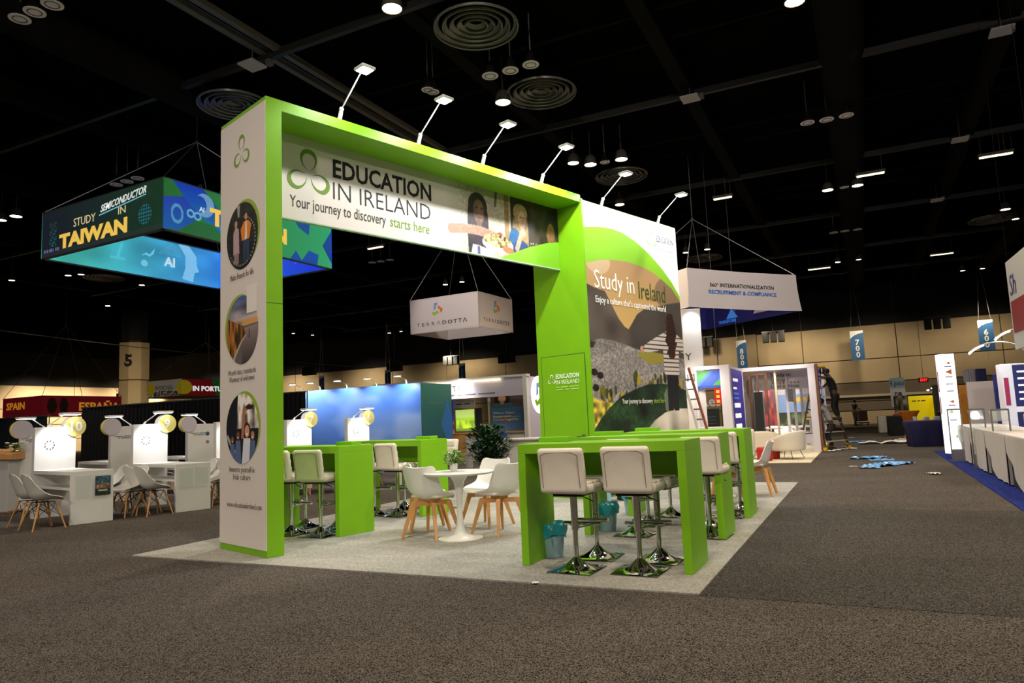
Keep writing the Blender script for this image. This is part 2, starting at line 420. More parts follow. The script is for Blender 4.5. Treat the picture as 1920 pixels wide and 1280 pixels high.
for p_, q_ in (((-5, -9, 8.5), (-3, 18, 3.0)), ((6, -9, 8.5), (6, 20, 3.2))):
    spot('added_sign_fill', p_, q_, 3200, 62, .8, (1, .9, .8), size=.5)  # unseen fill added behind the camera to brighten the hanging signs
for u, v, lb, p in [(735, 15, 'glaring downlight at the top end of the truss rail above the green arch', 1.3),
                    (943, 191, 'glaring downlight on the rail above the middle of the green arch', 1.3),
                    (1107, 308, 'star-bright downlight above the right end of the green arch, left of its pair', 1),
                    (1165, 298, 'star-bright downlight above the right end of the green arch, right of its pair', 1),
                    (1490, 2, 'glaring downlight cut by the top edge of the picture, right of centre', 1.6),
                    (1552, 356, 'lit downlight, left one of the pair above the 360 sign', 1),
                    (1608, 347, 'lit downlight, right one of the pair above the 360 sign', 1),
                    (1885, 392, 'single lit downlight near the right edge above the curved lamps', 1),
                    (30, 405, 'lit downlight at the left edge beyond the dark Taiwan sign', 1)]:
    x, y, z = fl(u, v, 9.1); downlight(x, y, lb, LAMP_W*p)
for x, y in [(-8, 4), (0, 3.5), (7.5, 5), (-4, -3), (4, -4), (-13, 10), (11, 11)]:
    spot('downlight_or_fill', (x, y, 9.1), (x*.9, y, 0), LAMP_W*(.75 if x < -1 else 1.15), 130, .7, size=.2)  # unseen overhead spots added as fill, without fixtures
for u, v in [(1075, 305), (1286, 473), (1326, 467), (1571, 491), (1610, 486), (1579, 561), (1608, 559), (1805, 507), (1842, 503), (1759, 567),
             (1787, 565), (2, 412), (22, 525), (128, 516), (152, 514), (266, 534), (202, 573), (550, 625), (586, 628), (730, 624), (752, 621), (835, 533), (866, 528),
             (815, 636), (832, 635), (699, 650), (716, 648), (900, 651), (884, 652), (1162, 383), (1904, 410), (676, 672), (690, 671)]:
    x, y, z = fl(u, v, 9.1); downlight(x, y, 'small lit downlight far off under the black hall ceiling', 0, 'distant lit ceiling downlights', r=.15 if y > 30 else .18)
def tubelight(u, v, L, lb, grp=None, rz=-TH):
    x, y, z = fl(u, v, 9.0); t = thing('tube_light', lb, 'ceiling light', (x, y, 9.0), rz, grp)
    box('reflector', HOUS, t, -L/2, L/2, -.09, .09, .03, .12); box('tube', TUBEL, t, -L/2+.03, L/2-.03, -.05, .05, -.01, .03, bevel=.01)
    for sx in (-.4, .4): MB().cyl((sx*L, 0, .1), (sx*L, 0, .85), .01, n=5).build('stem', HOUS, t)
for u, v, L, lb in [(1632, 328, .9, 'yellowish tube light above the pair of lit downlights over the 360 sign'), (1355, 372, .7, 'yellowish tube light right of the poster tower lamp'),
                    (1862, 293, .8, 'yellowish tube light, longer one of the two at the upper right'), (1887, 289, .4, 'yellowish tube light, shorter one of the two at the upper right'),
                    (1536, 504, 1.2, 'yellowish tube light to the right of the 360 sign'), (1766, 477, 1.1, 'yellowish tube light above the far right downlights'),
                    (704, 465, .85, 'yellowish tube light seen through the arch under the word starts')]: tubelight(u, v, L, lb)
def pendant(x, y, lb, grp, z=9.0, r=.19):
    t = thing('pendant_disc', lb, 'ceiling fixture', (x, y, z), 0, grp)
    MB().lathe([(r*.3, .3), (r*.55, .12), (r, .03), (r, 0)], n=16).build('housing', BLACK, t, smooth=True)
    MB().lathe([(r*.97, -.012), (r*.97, .0)], n=16).build('diffuser', DISCW, t)
    MB().torus((0, 0, -.012), r*.6, .012, 16, 5).build('ring', HOUS, t)
    MB().cyl((0, 0, .2), (0, 0, 10.2-z), .014, n=6).build('stem', GREY, t)
for pts, lb, grp in [([(37, 35), (65, 22), (98, 8)], 'unlit round pendant in the trio at the top left corner', 'pendant trio at the top left corner'),
                ([(919, 142), (957, 132), (995, 121)], 'unlit round pendant above the arch between two vents', 'pendant trio above the arch'),
                ([(1514, 230), (1550, 224), (1587, 216)], 'unlit round pendant in the trio high at the right', 'pendant trio at the upper right'),
                ([(218, 346), (238, 340), (258, 334)], 'unlit round pendant in the trio above the dark Taiwan sign', 'pendant trio above the Taiwan sign'),
                ([(1134, 304), (1583, 351)], 'unlit round pendant between two lit downlights', 'unlit pendants between lit pairs'),
                ([(1563, 436), (1584, 433), (1608, 430)], 'unlit round pendant in the trio right of the tower', 'pendant trio far right'),
                ([(698, 492), (714, 490), (731, 487)], 'unlit round pendant in the trio seen through the arch', 'pendant trio seen through the arch'),
                ([(802, 168), (812, 172)], 'unlit round pendant above the second arch lamp', 'pendant pair above the second arch lamp')]:
    for k, (u, v) in enumerate(pts):
        x, y, z = fl(u, v, 9.0); w3 = ('left one', 'middle one', 'right one') if len(pts) == 3 else ('left one', 'right one')
        pendant(x, y, lb+', '+w3[k], grp, r=.19 if len(pts) > 2 else .15)
VM = mat('vent_metal', (112, 108, 102), .35, .2)
def diffuser(u, v, lb, R=.85):
    x, y, z = fl(u, v, 9.2); t = thing('round_air_vent', lb, 'air vent', (x, y, 9.2), 0)
    for k, f in enumerate((1, .80, .62, .44, .27)):
        MB().lathe([(R*f-.02, .02+.015*k), (R*f-.01, -.0+.01*k), (R*f+.012, 0+.01*k), (R*f+.02, .04+.01*k), (R*f-.07, .10+.02*k), (R*f-.08, .10+.02*k)], n=32, caps=False).build('ring', VM, t, smooth=True)
    MB().lathe([(0, .19), (R*.9, .19), (R*.5, .5), (R*.42, 1.0)], n=24, caps=False).build('duct_neck', dkceil(), t, smooth=True)
for u, v, lb in [(893, 54, 'round ringed air vent above the arch at the top of the picture'), (1015, 177, 'round ringed air vent above the fourth arch lamp'), (1165, 332, 'round ringed air vent above the poster tower'),
                 (440, 200, 'round ringed air vent behind the top of the white post'), (1320, 485, 'small round ringed air vent above the 360 sign'), (1860, 412, 'round ringed air vent far at the right edge'), (195, 522, 'round ringed air vent under the dark Taiwan sign')]: diffuser(u, v, lb, .85 if v < 400 else .9)
for u, v, lb in [(473, 124, 'pale square panel with a box hanging above the white post'), (1878, 60, 'pale square panel hanging at the top right corner'), (1294, 186, 'pale square panel on the beam above the tower'),
                 (1800, 263, 'pale square panel on the right-hand beam'), (1757, 376, 'pale square panel further down the right-hand beam')]:
    x, y, z = fl(u, v, 9.3); t = thing('ceiling_speaker', lb, 'ceiling fixture', (x, y, 9.3), -TH)
    box('plate', mat('speaker_face', (150, 142, 136), .6, emit=(150, 142, 136), es=.06), t, -.22, .22, -.22, .22, 0, .04)
    box('junction_box', HOUS, t, .18, .3, .2, .34, .08, .2); MB().cyl((0, 0, .04), (0, 0, .9), .012, n=6).build('stem', HOUS, t)
for k, (u, v, Y) in enumerate([(1450, 632, 49), (1600, 620, 50.5), (1757, 606, 45), (1318, 642, 53), (580, 696, 66), (846, 676, 60), (740, 688, 60), (950, 672, 58)]):
    x, y, z = at(u, v, Y)
    t = thing('speaker_cluster', ['black loudspeaker trio above the roof of the lounge booth', 'black loudspeaker trio touching the top of the 700 banner', 'black loudspeaker trio above the glowing lightbox tower', 'black loudspeakers hanging beside the white sign tower',
         'black loudspeakers nearest the green post, above the first wall lamps', 'black loudspeakers high above the green end of the pavilion wall', 'black loudspeakers near the 120 banner, above the fourth wall lamp', 'black loudspeakers hanging above the lilac booth'][k], 'loudspeaker', (x, y, z), -TH)
    for j in (-1, 0, 1): box('cabinet', mat('speaker_black', (12, 12, 12), .7), t, j*.52-.2, j*.52+.2, -.2, .2, -.36, .36, bevel=.03)
    MB().bar((-.75, 0, .4), (.75, 0, .4), .08).build('rail', BLACK, t); MB().cyl((0, 0, .4), (0, 0, 10.2-z), .02, n=5).build('stem', BLACK, t)
g = MB()
a = Vector(at(-60, 612, 34)); b = Vector(at(700, 690, 40)); n = 24
g.tube([a.lerp(b, i/n)-Vector((0, 0, 1.2*sin(PI*i/n)*.15)) for i in range(n+1)], .02, 5)
tag(g.build('overhead_cable', WIREM), 'long thin grey cable strung across the hall left of the column marked 5', 'cable')

# number banners
BLUEB = mat('banner_blue', (38, 92, 142), .6); BWHITE = mat('banner_white', (222, 222, 216), .6)
def banner(s, u, v0, v1, Y, lb, wd=.8):
    x, y, zt = at(u, v0, Y); zb = at(u, v1, Y)[2]; h = zt-zb
    t = thing('hanging_banner', lb, 'banner', (x, y, zb), -TH)
    box('cloth', BLUEB, t, -wd/2, wd/2, -.015, .015, 0, h)
    shape('header', BWHITE, t, [[(0, h), (0, h*.74), (wd*.25, h*.83), (wd*.6, h*.89), (wd, h*.92), (wd, h)]], (-wd/2, -.015, 0), X3, Z3, .012)
    for k, ch in enumerate(s):
        text(ch, h*.25, (0, -.03, h*(.52-.21*k)), X3, Z3, BWHITE, t, 'CENTER', bold=.03)
    MB().cyl((-wd/2, 0, h), (wd/2, 0, h), .03, n=6).build('rod', GREY, t)
    for sx in (-.4, .4): MB().cyl((sx*wd, 0, h), (0, 0, 10.2-zb), .012, n=5).build('wire', WIREM, t)
    MB().cyl((0, 0, 0), (0, 0, -.5), .01, n=5).build('tail_cord', WIREM, t)
banner('800', 1389, 638, 690, 50.5, 'blue 800 banner hanging left of the lounge booth', .68)
banner('700', 1605, 620, 675, 48, 'blue 700 banner hanging above the step ladder and aisle end', .8)
banner('600', 1846, 600, 657, 43.5, 'blue 600 banner hanging above the curved lamps at the right', .8)
banner('130', 603, 705, 734, 62, 'small blue 130 banner above the left part of the blue pavilion wall', .55)
banner('120', 727, 694, 724, 58, 'small blue 120 banner above the middle of the blue pavilion wall', .55)
banner('110', 866, 682, 714, 55, 'small blue 110 banner above the lilac booth', .55)
banner('140', 221, 738, 768, 60, 'small blue hanging banner behind the red Spain sign', .35)
banner('100', 391, 745, 763, 60, 'small blue hanging banner under the Portugal sign', .35)

# ================================================================== the green stand
SC = fl(0, 0)
CX, CY = 1.245, 5.194
STC = carpet('stand_carpet_wool', (140, 138, 131), (166, 163, 154), 60, .12, 1.3, .2)
t = box('stand_carpet', STC, None, -6.057, 0, 0, 8.226, 0, .012)
t.location = (CX, CY, 0); t.rotation_euler = (0, 0, -TH); tag(t, 'light grey carpet rectangle under the green stand', 'carpet')

AA = 0.7654                              # the arch is turned further than the carpet
ARX = 5.409; AH = 4.86; AD = 1.094; PT = .186; Lb = ARX
arch = thing('entrance_arch', 'tall bright green and white portal frame carrying the Education in Ireland header', 'arch', (-2.5417, 7.3164, .012), -AA)
# local: +x = out of the front, +y = along the opening to the tower
g = MB().bx(-AD, 0, 0, PT, 0, AH); g.build('post', GREEN, arch, bevel=.004)
quad('post_panel', WHITEP, arch, (-AD+.005, -.006, .07), X3, Z3, AD-.01, AH-.12, .006, label='white printed face of the post')
box('lintel', GREEN, arch, -AD, 0, PT, Lb-.002, AH-.125, AH, bevel=.003)
shape('joint_line', mat('joint_green', (70, 125, 8), .7), arch, [[(0, 2.6), (PT, 2.6), (PT, 2.606), (0, 2.606)]], (.001, 0, 0), Y3, Z3, .001)
petals(ink((118, 158, 40)), arch, -.55, 4.385, .2, (0, -.007, 0), X3, Z3, .002)
PINK = ink((140, 128, 124))
text('Make friends for life', .1, (-.55, -.008, 2.955), X3, Z3, PINK, arch, 'CENTER', bold=-.01, w=.56)
text('World class standards\nWarmest of welcomes', .085, (-.55, -.008, 1.895), X3, Z3, PINK, arch, 'CENTER', bold=-.01, w=.66, line=.9)
text('Immerse yourself in\nIrish culture', .09, (-.55, -.008, .845), X3, Z3, PINK, arch, 'CENTER', bold=-.01, w=.58, line=.9)
text('www.educationinireland.com', .085, (-.50, -.008, .47), X3, Z3, PINK, arch, 'CENTER', bold=-.01, w=.8)
# three round pictures
def pic_friends():
    c = Cv(190, 190, (22, 26, 20), 3); A = c.all(); c.tex(A, 24, 24, .9)
    for k in range(26):
        a = -2.6+k*.16; c.put(c.ell(.5+.42*cos(a), .42+.36*sin(a), .016), (190, 190, 185), .8)
    c.put(c.poly([(.34, .98), (.44, .98), (.42, .80), (.37, .80)]), (160, 165, 160))
    c.put(c.poly([(.22, .25), (.42, .25), (.40, .62), (.30, .68), (.22, .58)]), (190, 160, 165)); c.put(c.ell(.31, .71, .045, .055), (196, 150, 126))
    c.put(c.poly([(.24, .1), (.40, .1), (.40, .26), (.24, .26)]), (150, 120, 130))
    c.put(c.poly([(.50, .42), (.74, .42), (.80, .62), (.70, .70), (.56, .70), (.46, .60)]), (235, 130, 40)); c.put(c.poly([(.59, .42), (.67, .42), (.66, .70), (.61, .70)]), (235, 220, 200))
    c.put(c.poly([(.54, .10), (.62, .10), (.64, .42), (.54, .42)]), (38, 60, 96)); c.put(c.poly([(.65, .10), (.73, .10), (.73, .42), (.64, .42)]), (38, 60, 96))
    c.put(c.ell(.63, .78, .055, .07), (60, 35, 25)); c.put(c.ell(.63, .765, .042, .052), (205, 150, 120))
    return c.mat('round_picture_friends')
def pic_cliffs():
    c = Cv(190, 190, (80, 96, 140), 5); A = c.all(); c.vgrad(A, .55, (190, 170, 150), 1, (58, 72, 120)); c.tex((c.v > .55)*1., 3, 12, .35)
    c.put((c.v > .56)*(c.v < .64)*(c.u > .5)*1., (225, 160, 85), .8)
    c.put(c.poly([(0, 0), (1, 0), (1, .56), (0, .54)]), (105, 96, 98)); c.vgrad(c.poly([(.5, 0), (1, 0), (1, .54), (.55, .52)]), 0, (70, 58, 60), .54, (150, 136, 130))
    c.put(c.poly([(0, 0), (.22, 0), (.26, .12), (.42, .28), (.62, .42), (.55, .55), (0, .72)]), (120, 78, 34)); c.tex(c.poly([(0, 0), (.22, 0), (.26, .12), (.42, .28), (.62, .42), (.55, .55), (0, .72)]), 22, 5, .8)
    c.put(c.poly([(.24, .0), (.30, .12), (.48, .30), (.62, .40), (.62, .43), (.42, .30), (.22, .10)]), (180, 176, 160))
    c.put(c.poly([(.72, .36), (.745, .36), (.74, .50), (.725, .50)]), (40, 34, 36)); return c.mat('round_picture_cliffs')
def pic_crowd():
    c = Cv(190, 190, (24, 28, 44), 9); A = c.all()
    c.put(c.poly([(.35, .5), (1, .5), (1, 1), (.35, 1)]), (205, 195, 185)); c.tex(c.poly([(.35, .5), (1, .5), (1, 1), (.35, 1)]), 14, 9, .7)
    c.put(c.poly([(0, .2), (.3, .1), (.38, 1), (0, 1)]), (20, 22, 34)); c.put(c.poly([(0, .38), (.05, .42), (.3, .18), (.26, .12)]), (150, 175, 170))
    for x, y, s, sk in ((.66, .46, .09, (214, 160, 130)), (.38, .40, .06, (120, 80, 60)), (.83, .40, .06, (190, 140, 110)), (.2, .34, .05, (140, 95, 70))):
        c.put(c.ell(x, y-.02, s*1.25, s*1.6), (60, 34, 24)); c.put(c.ell(x, y, s*.8, s), sk); c.put(c.ell(x, y-s*.45, s*.35, s*.2), (250, 245, 240))
        c.put(c.poly([(x-s*1.8, 0), (x+s*1.8, 0), (x+s*1.2, y-s*1.1), (x-s*1.2, y-s*1.1)]), (225, 228, 236) if s > .07 else (90, 110, 150))
    c.put(c.poly([(.48, .36), (.56, .36), (.60, .72), (.76, .80), (.74, .86), (.52, .78)]), (176, 120, 92)); c.put(c.ell(.74, .8, .12, .035), (46, 36, 34))
    return c.mat('round_picture_crowd')
for pz, fn, off, lb in ((3.425, pic_friends, (.05, .03), 'round photo of two people at a fence'), (2.375, pic_cliffs, (-.05, .03), 'round photo of sea cliffs at dusk'), (1.305, pic_crowd, (.05, .03), 'round photo of a cheering group')):
    shape('green_crescent', ink((150, 180, 60)), arch, [disc(-.54+off[0], pz+off[1], .37)], (0, -.0065, 0), X3, Z3, .001)
    m = fn(); o = shape('round_photo', m, arch, [disc(-.54, pz, .375, n=48)], (0, -.008, 0), X3, Z3, .002, label=lb)
    uv = o.data.uv_layers.new(name='UVMap')
    for l in o.data.loops:
        co = o.data.vertices[l.vertex_index].co; uv.data[l.index].uv = ((co.x+.54)/.75+.5, (co.z-pz)/.75+.5)
quad('code_card', ink((236, 232, 226)), arch, (-.42, -.0125, 2.54), X3, Z3, .23, .30, .003, label='blank white card on the post')

# header banner
def pic_header():
    c = Cv(620, 136, (222, 214, 204), 4); W_ = 5.22; c = Cv(900, 198, (222, 214, 204), 4); u = lambda y: (y-.19)/W_; v = lambda z: (z-3.71)/1.03
    ph = c.poly([(u(3.2), 0), (1, 0), (1, 1), (u(3.2), 1)])
    c.put(((c.u > u(3.35))*1.), (190, 180, 160), 1); 
    m = np.clip((c.u-u(2.95))/(u(3.5)-u(2.95)), 0, 1); c.put(m, (186, 176, 156), .9)
    c.put(c.poly([(u(4.28), 0), (1, 0), (1, 1), (u(4.28), 1)]), (58, 46, 38)); c.tex(c.poly([(u(4.3), 0), (1, 0), (1, 1), (u(4.3), 1)]), 50, 5, .35)
    c.put(c.poly([(u(4.14), .3), (u(4.24), .3), (u(4.24), 1), (u(4.14), 1)]), (150, 120, 80))
    E_ = lambda y, z, a, b, col, al=1: c.put(c.ell(u(y), v(z), a/W_, b/1.03), col, al)
    # first sitter, dark braids
    for k in range(9): E_(3.40+.045*k, 4.22-.05*abs(k-4), .035, .40, (48+6*(k % 3), 44, 42))
    E_(3.58, 4.45, .19, .20, (50, 46, 44)); E_(3.60, 4.36, .115, .19, (116, 88, 70)); E_(3.63, 4.36, .06, .15, (134, 102, 82)); E_(3.56, 4.42, .025, .012, (50, 38, 34)); E_(3.66, 4.42, .025, .012, (50, 38, 34)); E_(3.62, 4.27, .04, .014, (110, 60, 56))
    E_(3.60, 4.02, .24, .16, (62, 50, 60)); E_(3.60, 4.16, .05, .08, (112, 84, 66))
    for k in range(16): E_(3.05+.065*k, 4.02+.05*sin(k*.22), .07, .075, (178-k, 142-k, 118-k))
    for k in range(5): E_(4.03+.02*k, 4.08-.035*k, .06, .035, (134, 84, 62))
    c.put(c.poly([(u(3.92), v(4.5)), (u(3.97), v(4.5)), (u(4.0), v(4.74)), (u(3.95), v(4.74))]), (60, 54, 46), .7)
    # second sitter, light hair, blue top
    for k in range(10): E_(4.34+.034*k, 4.2-.02*abs(k-5), .03, .40-.02*abs(k-5), (150+7*(k % 3), 122+5*(k % 2), 84))
    E_(4.5, 4.5, .16, .16, (166, 140, 100)); E_(4.53, 4.40, .09, .15, (206, 160, 132)); E_(4.51, 4.44, .02, .01, (70, 50, 40)); E_(4.58, 4.44, .02, .01, (70, 50, 40))
    E_(4.36, 4.0, .14, .24, (32, 88, 132)); E_(4.5, 3.86, .2, .2, (36, 60, 110))
    for k in range(8): E_(4.40+.02*k, 3.92+.045*k, .045, .05, (200, 154, 126))
    for k in range(4): E_(4.52+.022*k, 4.24-.018*k, .014, .06, (214, 168, 140))
    # third sitter
    E_(5.26, 4.44, .17, .24, (24, 22, 24)); E_(5.22, 4.26, .10, .2, (140, 94, 64)); E_(5.14, 4.24, .03, .03, (150, 104, 74)); E_(5.32, 4.02, .16, .16, (120, 76, 50))
    # food
    E_(3.98, 3.92, .33, .13, (214, 204, 194)); f = c.ell(u(3.98), v(3.97), .3/W_, .1/1.03); c.put(f, (196, 160, 96)); c.tex(f, 110, 22, .9); E_(4.2, 3.86, .12, .05, (205, 116, 76))
    for k in range(30): E_(3.72+.5*c.r.rand(), 3.94+.09*c.r.rand(), .02, .014, [(90, 110, 50), (220, 190, 130), (190, 110, 60), (236, 226, 200)][k % 4])
    c.put(c.poly([(u(3.42), 0), (u(3.9), 0), (u(3.88), .10), (u(3.46), .14)]), (206, 204, 212)); c.put(c.poly([(u(3.55), 0), (u(3.6), 0), (u(3.6), .12), (u(3.55), .12)]), (90, 90, 130))
    E_(4.78, 3.92, .11, .1, (196, 122, 92)); E_(4.78, 4.0, .1, .06, (66, 58, 50))
    for k in range(14): E_(4.7+.2*c.r.rand(), 3.98+.08*c.r.rand(), .012, .01, (200, 196, 190))
    c.blur((c.u > u(3.0))*1., 2); c.tex((c.u > u(3.2))*1., 150, 40, .1)
    # green corner
    P = [(u(4.0), 0), (u(4.3), .12), (u(4.7), .27), (u(5.1), .39), (1, .45), (1, 0)]; c.put(c.poly(P), (126, 186, 40)); return c.mat('header_print')
hb = quad('header_panel', pic_header(), arch, (-.5, PT+.003, 3.715), Y3, Z3, Lb-PT-.006, AH-.125-3.715, .05, label='printed header with title and photo of people eating')
box('panel_rim', mat('rim_grey', (176, 196, 170), .5), arch, -.55, -.495, PT+.003, Lb-.006, 3.70, 3.716)
petals(ink((104, 140, 34)), arch, .80, 4.30, .3, (-.499, 0, 0), Y3, Z3, .002)
text('EDUCATION', .32, (-.499, 1.13, 4.345), Y3, Z3, INK, arch, w=1.56, bold=.022)
text('IN IRELAND', .32, (-.499, 1.13, 4.06), Y3, Z3, INK, arch, w=1.54, bold=-.012)
text('Your journey to discovery', .2, (-.499, .55, 3.865), Y3, Z3, ink((60, 52, 48)), arch, w=1.36)
text('starts here', .2, (-.499, 1.98, 3.865), Y3, Z3, ink((118, 158, 40)), arch, w=.66)

# tower
W_T = 2.872; TT = 4.79
tw = thing('storage_tower', 'big green storage tower with mountain lake poster at the right end of the arch', 'tower', tuple(Vector((-2.5417, 7.3164, .012))+Vector((sin(AA), cos(AA), 0))*ARX), -AA)
box('body', GREEN, tw, -AD, -.001, 0, W_T, 0, TT, bevel=.003)
box('corner_trim', GREEN, tw, -.03, .012, -.012, .03, .0, TT+.01)
def pic_poster():
    Wp, Hp = 2.86, 4.75; c = Cv(430, 714, (246, 246, 250), 8); U = lambda P: [(y/Wp, z/Hp) for y, z in P]
    photo = c.poly(U([(0, 0), (2.87, 0), (2.87, 3.3), (2.84, 3.35), (2.6, 3.55), (2.3, 3.68), (1.95, 3.80), (1.59, 3.86), (1.2, 3.88), (.8, 3.86), (.4, 3.81), (0, 3.70)]))
    green = c.poly(U([(0, 3.6), (0, 4.30), (.4, 4.37), (.8, 4.40), (1.1, 4.38), (1.5, 4.28), (1.9, 4.12), (2.3, 3.90), (2.6, 3.68), (2.87, 3.42), (2.87, 3.0), (1.2, 3.6)]))
    c.put(green, (138, 198, 48)); c.put(photo, (196, 160, 112)); c.vgrad(photo, 2.6/Hp, (214, 176, 104), 3.85/Hp, (176, 140, 100)); 
    c.put(photo*c.ell(.12, .80, .12, .05), (225, 200, 170), .5); c.put(photo*c.ell(.95, .72, .25, .08), (120, 96, 80), .7)
    mt = c.poly(U([(0, 3.38), (.25, 3.32), (.5, 3.30), (.72, 3.02), (.85, 2.86), (1.0, 2.74), (1.12, 2.70), (1.25, 2.82), (1.4, 2.98), (1.7, 3.12), (2.0, 3.12), (2.4, 3.25), (2.87, 3.32), (2.87, 1), (0, 1)]))
    c.put(mt*photo, (84, 74, 68)); c.tex(mt*photo, 9, 14, .25); c.put(c.poly(U([(1.12, 2.70), (1.4, 2.98), (1.7, 3.12), (2.87, 3.3), (2.87, 2.2), (1.3, 2.3)])), (66, 62, 58), .6)
    lake = c.poly(U([(0, 2.42), (.3, 2.50), (.7, 2.48), (1.5, 2.34), (2.87, 2.25), (2.87, .5), (0, .5)])); c.put(lake, (138, 132, 128)); c.tex(lake, 120, 200, .28); c.tex(lake, 5, 30, .14)
    c.put(c.poly(U([(1.3, 2.28), (1.6, 2.36), (2.3, 2.30), (2.4, 2.18), (1.7, 2.12)])), (150, 140, 60)); c.put(c.poly(U([(0, 2.44), (.18, 2.44), (.1, 2.34), (0, 2.34)])), (50, 44, 36))
    for k in range(46):
        x = c.r.rand()*2.8; y = 1.55+.25*c.r.rand()+(.12 if x > 1.2 else -.12); s = .035+.05*c.r.rand(); c.put(c.ell(x/Wp, y/Hp, s*.5/Wp*1.4, s*1.3/Hp), random.choice([(70, 74, 30), (110, 104, 40), (44, 48, 24), (170, 150, 50)]))
    c.put(c.poly(U([(0, .9), (.55, 1.1), (.62, 1.45), (.2, 1.50), (0, 1.56)])), (176, 156, 60)); c.tex(c.poly(U([(0, .9), (.55, 1.1), (.62, 1.45), (.2, 1.50), (0, 1.56)])), 40, 60, .6)
    for s in ((.1, 1.95), (.25, 1.9), (.12, 1.7)): c.put(c.ell(s[0]/Wp, s[1]/Hp, .03, .012), (34, 28, 24))
    dg = [(0, 1.02), (.2, 1.2), (.45, 1.38), (.8, 1.56), (1.2, 1.68), (1.6, 1.76), (2.0, 1.78), (2.4, 1.76), (2.87, 1.66), (2.87, 0), (0, 0)]
    d = c.poly(U(dg)); c.put(d, (28, 50, 26)); c.tex(d, 10, 18, .7); c.tex(d, 60, 90, .3)
    e = c.poly(U([(1.35, 0), (1.45, .95), (1.75, 1.14), (2.1, 1.27), (2.45, 1.33), (2.87, 1.33), (2.87, 0)])); c.put(e, (188, 180, 166)); c.tex(e, 12, 20, .3)
    c.put(c.poly(U([(2.12, 1.30), (2.28, 1.28), (2.32, 1.62), (2.22, 1.72), (2.1, 1.6)])), (130, 136, 120), .8)
    # woman seen from behind
    c.put(c.poly(U([(2.22, 1.30), (2.38, 1.30), (2.44, 2.0), (2.24, 2.0)])), (24, 22, 24)); c.put(c.poly(U([(2.42, 1.30), (2.58, 1.30), (2.62, 2.0), (2.42, 2.0)])), (24, 22, 24))
    sw = c.poly(U([(2.16, 1.95), (2.66, 1.93), (2.70, 2.45), (2.6, 2.72), (2.3, 2.74), (2.16, 2.55)])); c.put(sw, (206, 196, 186))
    arm = c.poly(U([(2.25, 2.72), (1.98, 2.62), (1.58, 2.46), (1.50, 2.36), (1.58, 2.32), (1.95, 2.36), (2.22, 2.42)])); c.put(arm, (206, 196, 186)); c.put(c.ell(1.50/Wp, 2.38/Hp, .025, .012), (196, 150, 124))
    arm2 = c.poly(U([(2.6, 2.72), (2.86, 2.6), (2.86, 2.35), (2.66, 2.4)])); c.put(arm2, (206, 196, 186))
    c.put(((sw+arm+arm2) > 0)*((c.v*Hp*13) % 1 < .24)*1., (50, 44, 44))
    for k in range(30):
        y = 3.02-.75*k/30; c.put(c.ell((2.45+.02*sin(k*2.3)+.07*(c.r.rand()-.5))/Wp, y/Hp, (.10+.06*min(1, k/10))/Wp*(1 if k < 22 else .7), .05/Hp), (40+12*(k % 3), 30+8*(k % 2), 26))
    c.blur(photo, 1); return c.mat('poster_print', rough=.4)
quad('poster', pic_poster(), tw, (.006, .012, .03), Y3, Z3, W_T-.012, TT-.04, .006, label='printed poster of a woman facing a mountain lake')
text('Study in', .44, (.008, .24, 3.36), Y3, Z3, ink((250, 248, 240)), tw, w=1.13, bold=-.004)
text('Ireland', .44, (.008, 1.50, 3.30), Y3, Z3, ink((60, 84, 26)), tw, w=.86)
text("Enjoy a culture that's captivated the world", .16, (.008, .25, 3.12), Y3, Z3, ink((250, 248, 240)), tw, w=2.1)
text('Your journey to discovery', .12, (.008, .82, 1.47), Y3, Z3, ink((225, 225, 215)), tw, w=.9)
text('starts here', .12, (.008, 1.76, 1.47), Y3, Z3, ink((140, 170, 50)), tw, w=.38)
petals(ink((150, 196, 90)), tw, 2.02, 4.42, .14, (.007, 0, 0), Y3, Z3, .002)
text('EDUCATION', .17, (.008, 2.19, 4.42), Y3, Z3, ink((90, 90, 90)), tw, w=.56, bold=.01)
text('IN IRELAND', .14, (.008, 2.19, 4.27), Y3, Z3, ink((190, 190, 185)), tw, w=.56)
# door in the tower side (faces the opening)
dr = box('door', GREEN, tw, -1.0, -.09, -.008, 0.02, .02, 2.285, bevel=.002)
DG = mat('door_gap', (60, 84, 30), .6)
for a in ((-1.012, -1.0, 0, 2.297), (-.09, -.078, 0, 2.297), (-1.012, -.078, 2.285, 2.297)): box('door_gap', DG, tw, a[0], a[1], -.004, 0, a[2], a[3])
MB().cyl((-.15, -.008, .98), (-.15, -.06, .98), .026, n=14).bar((-.15, -.055, .98), (-.28, -.055, .975), .016).build('door_handle', CHROMEB, dr, smooth=True, label='steel lever handle')
DW = ink((240, 250, 225))
petals(DW, dr, -.79, 1.905, .085, (0, -.009, 0), X3, Z3, .002)
text('EDUCATION', .1, (-.70, -.01, 1.92), X3, Z3, DW, dr, w=.49, bold=.03)
text('IN IRELAND', .1, (-.70, -.01, 1.825), X3, Z3, DW, dr, w=.49)
fine_print('FOR GLOBAL STUDENTS\nABOVE ALL OTHERS', .04, (-.70, -.01, 1.765), X3, Z3, ink((190, 222, 120)), dr, w=.49)

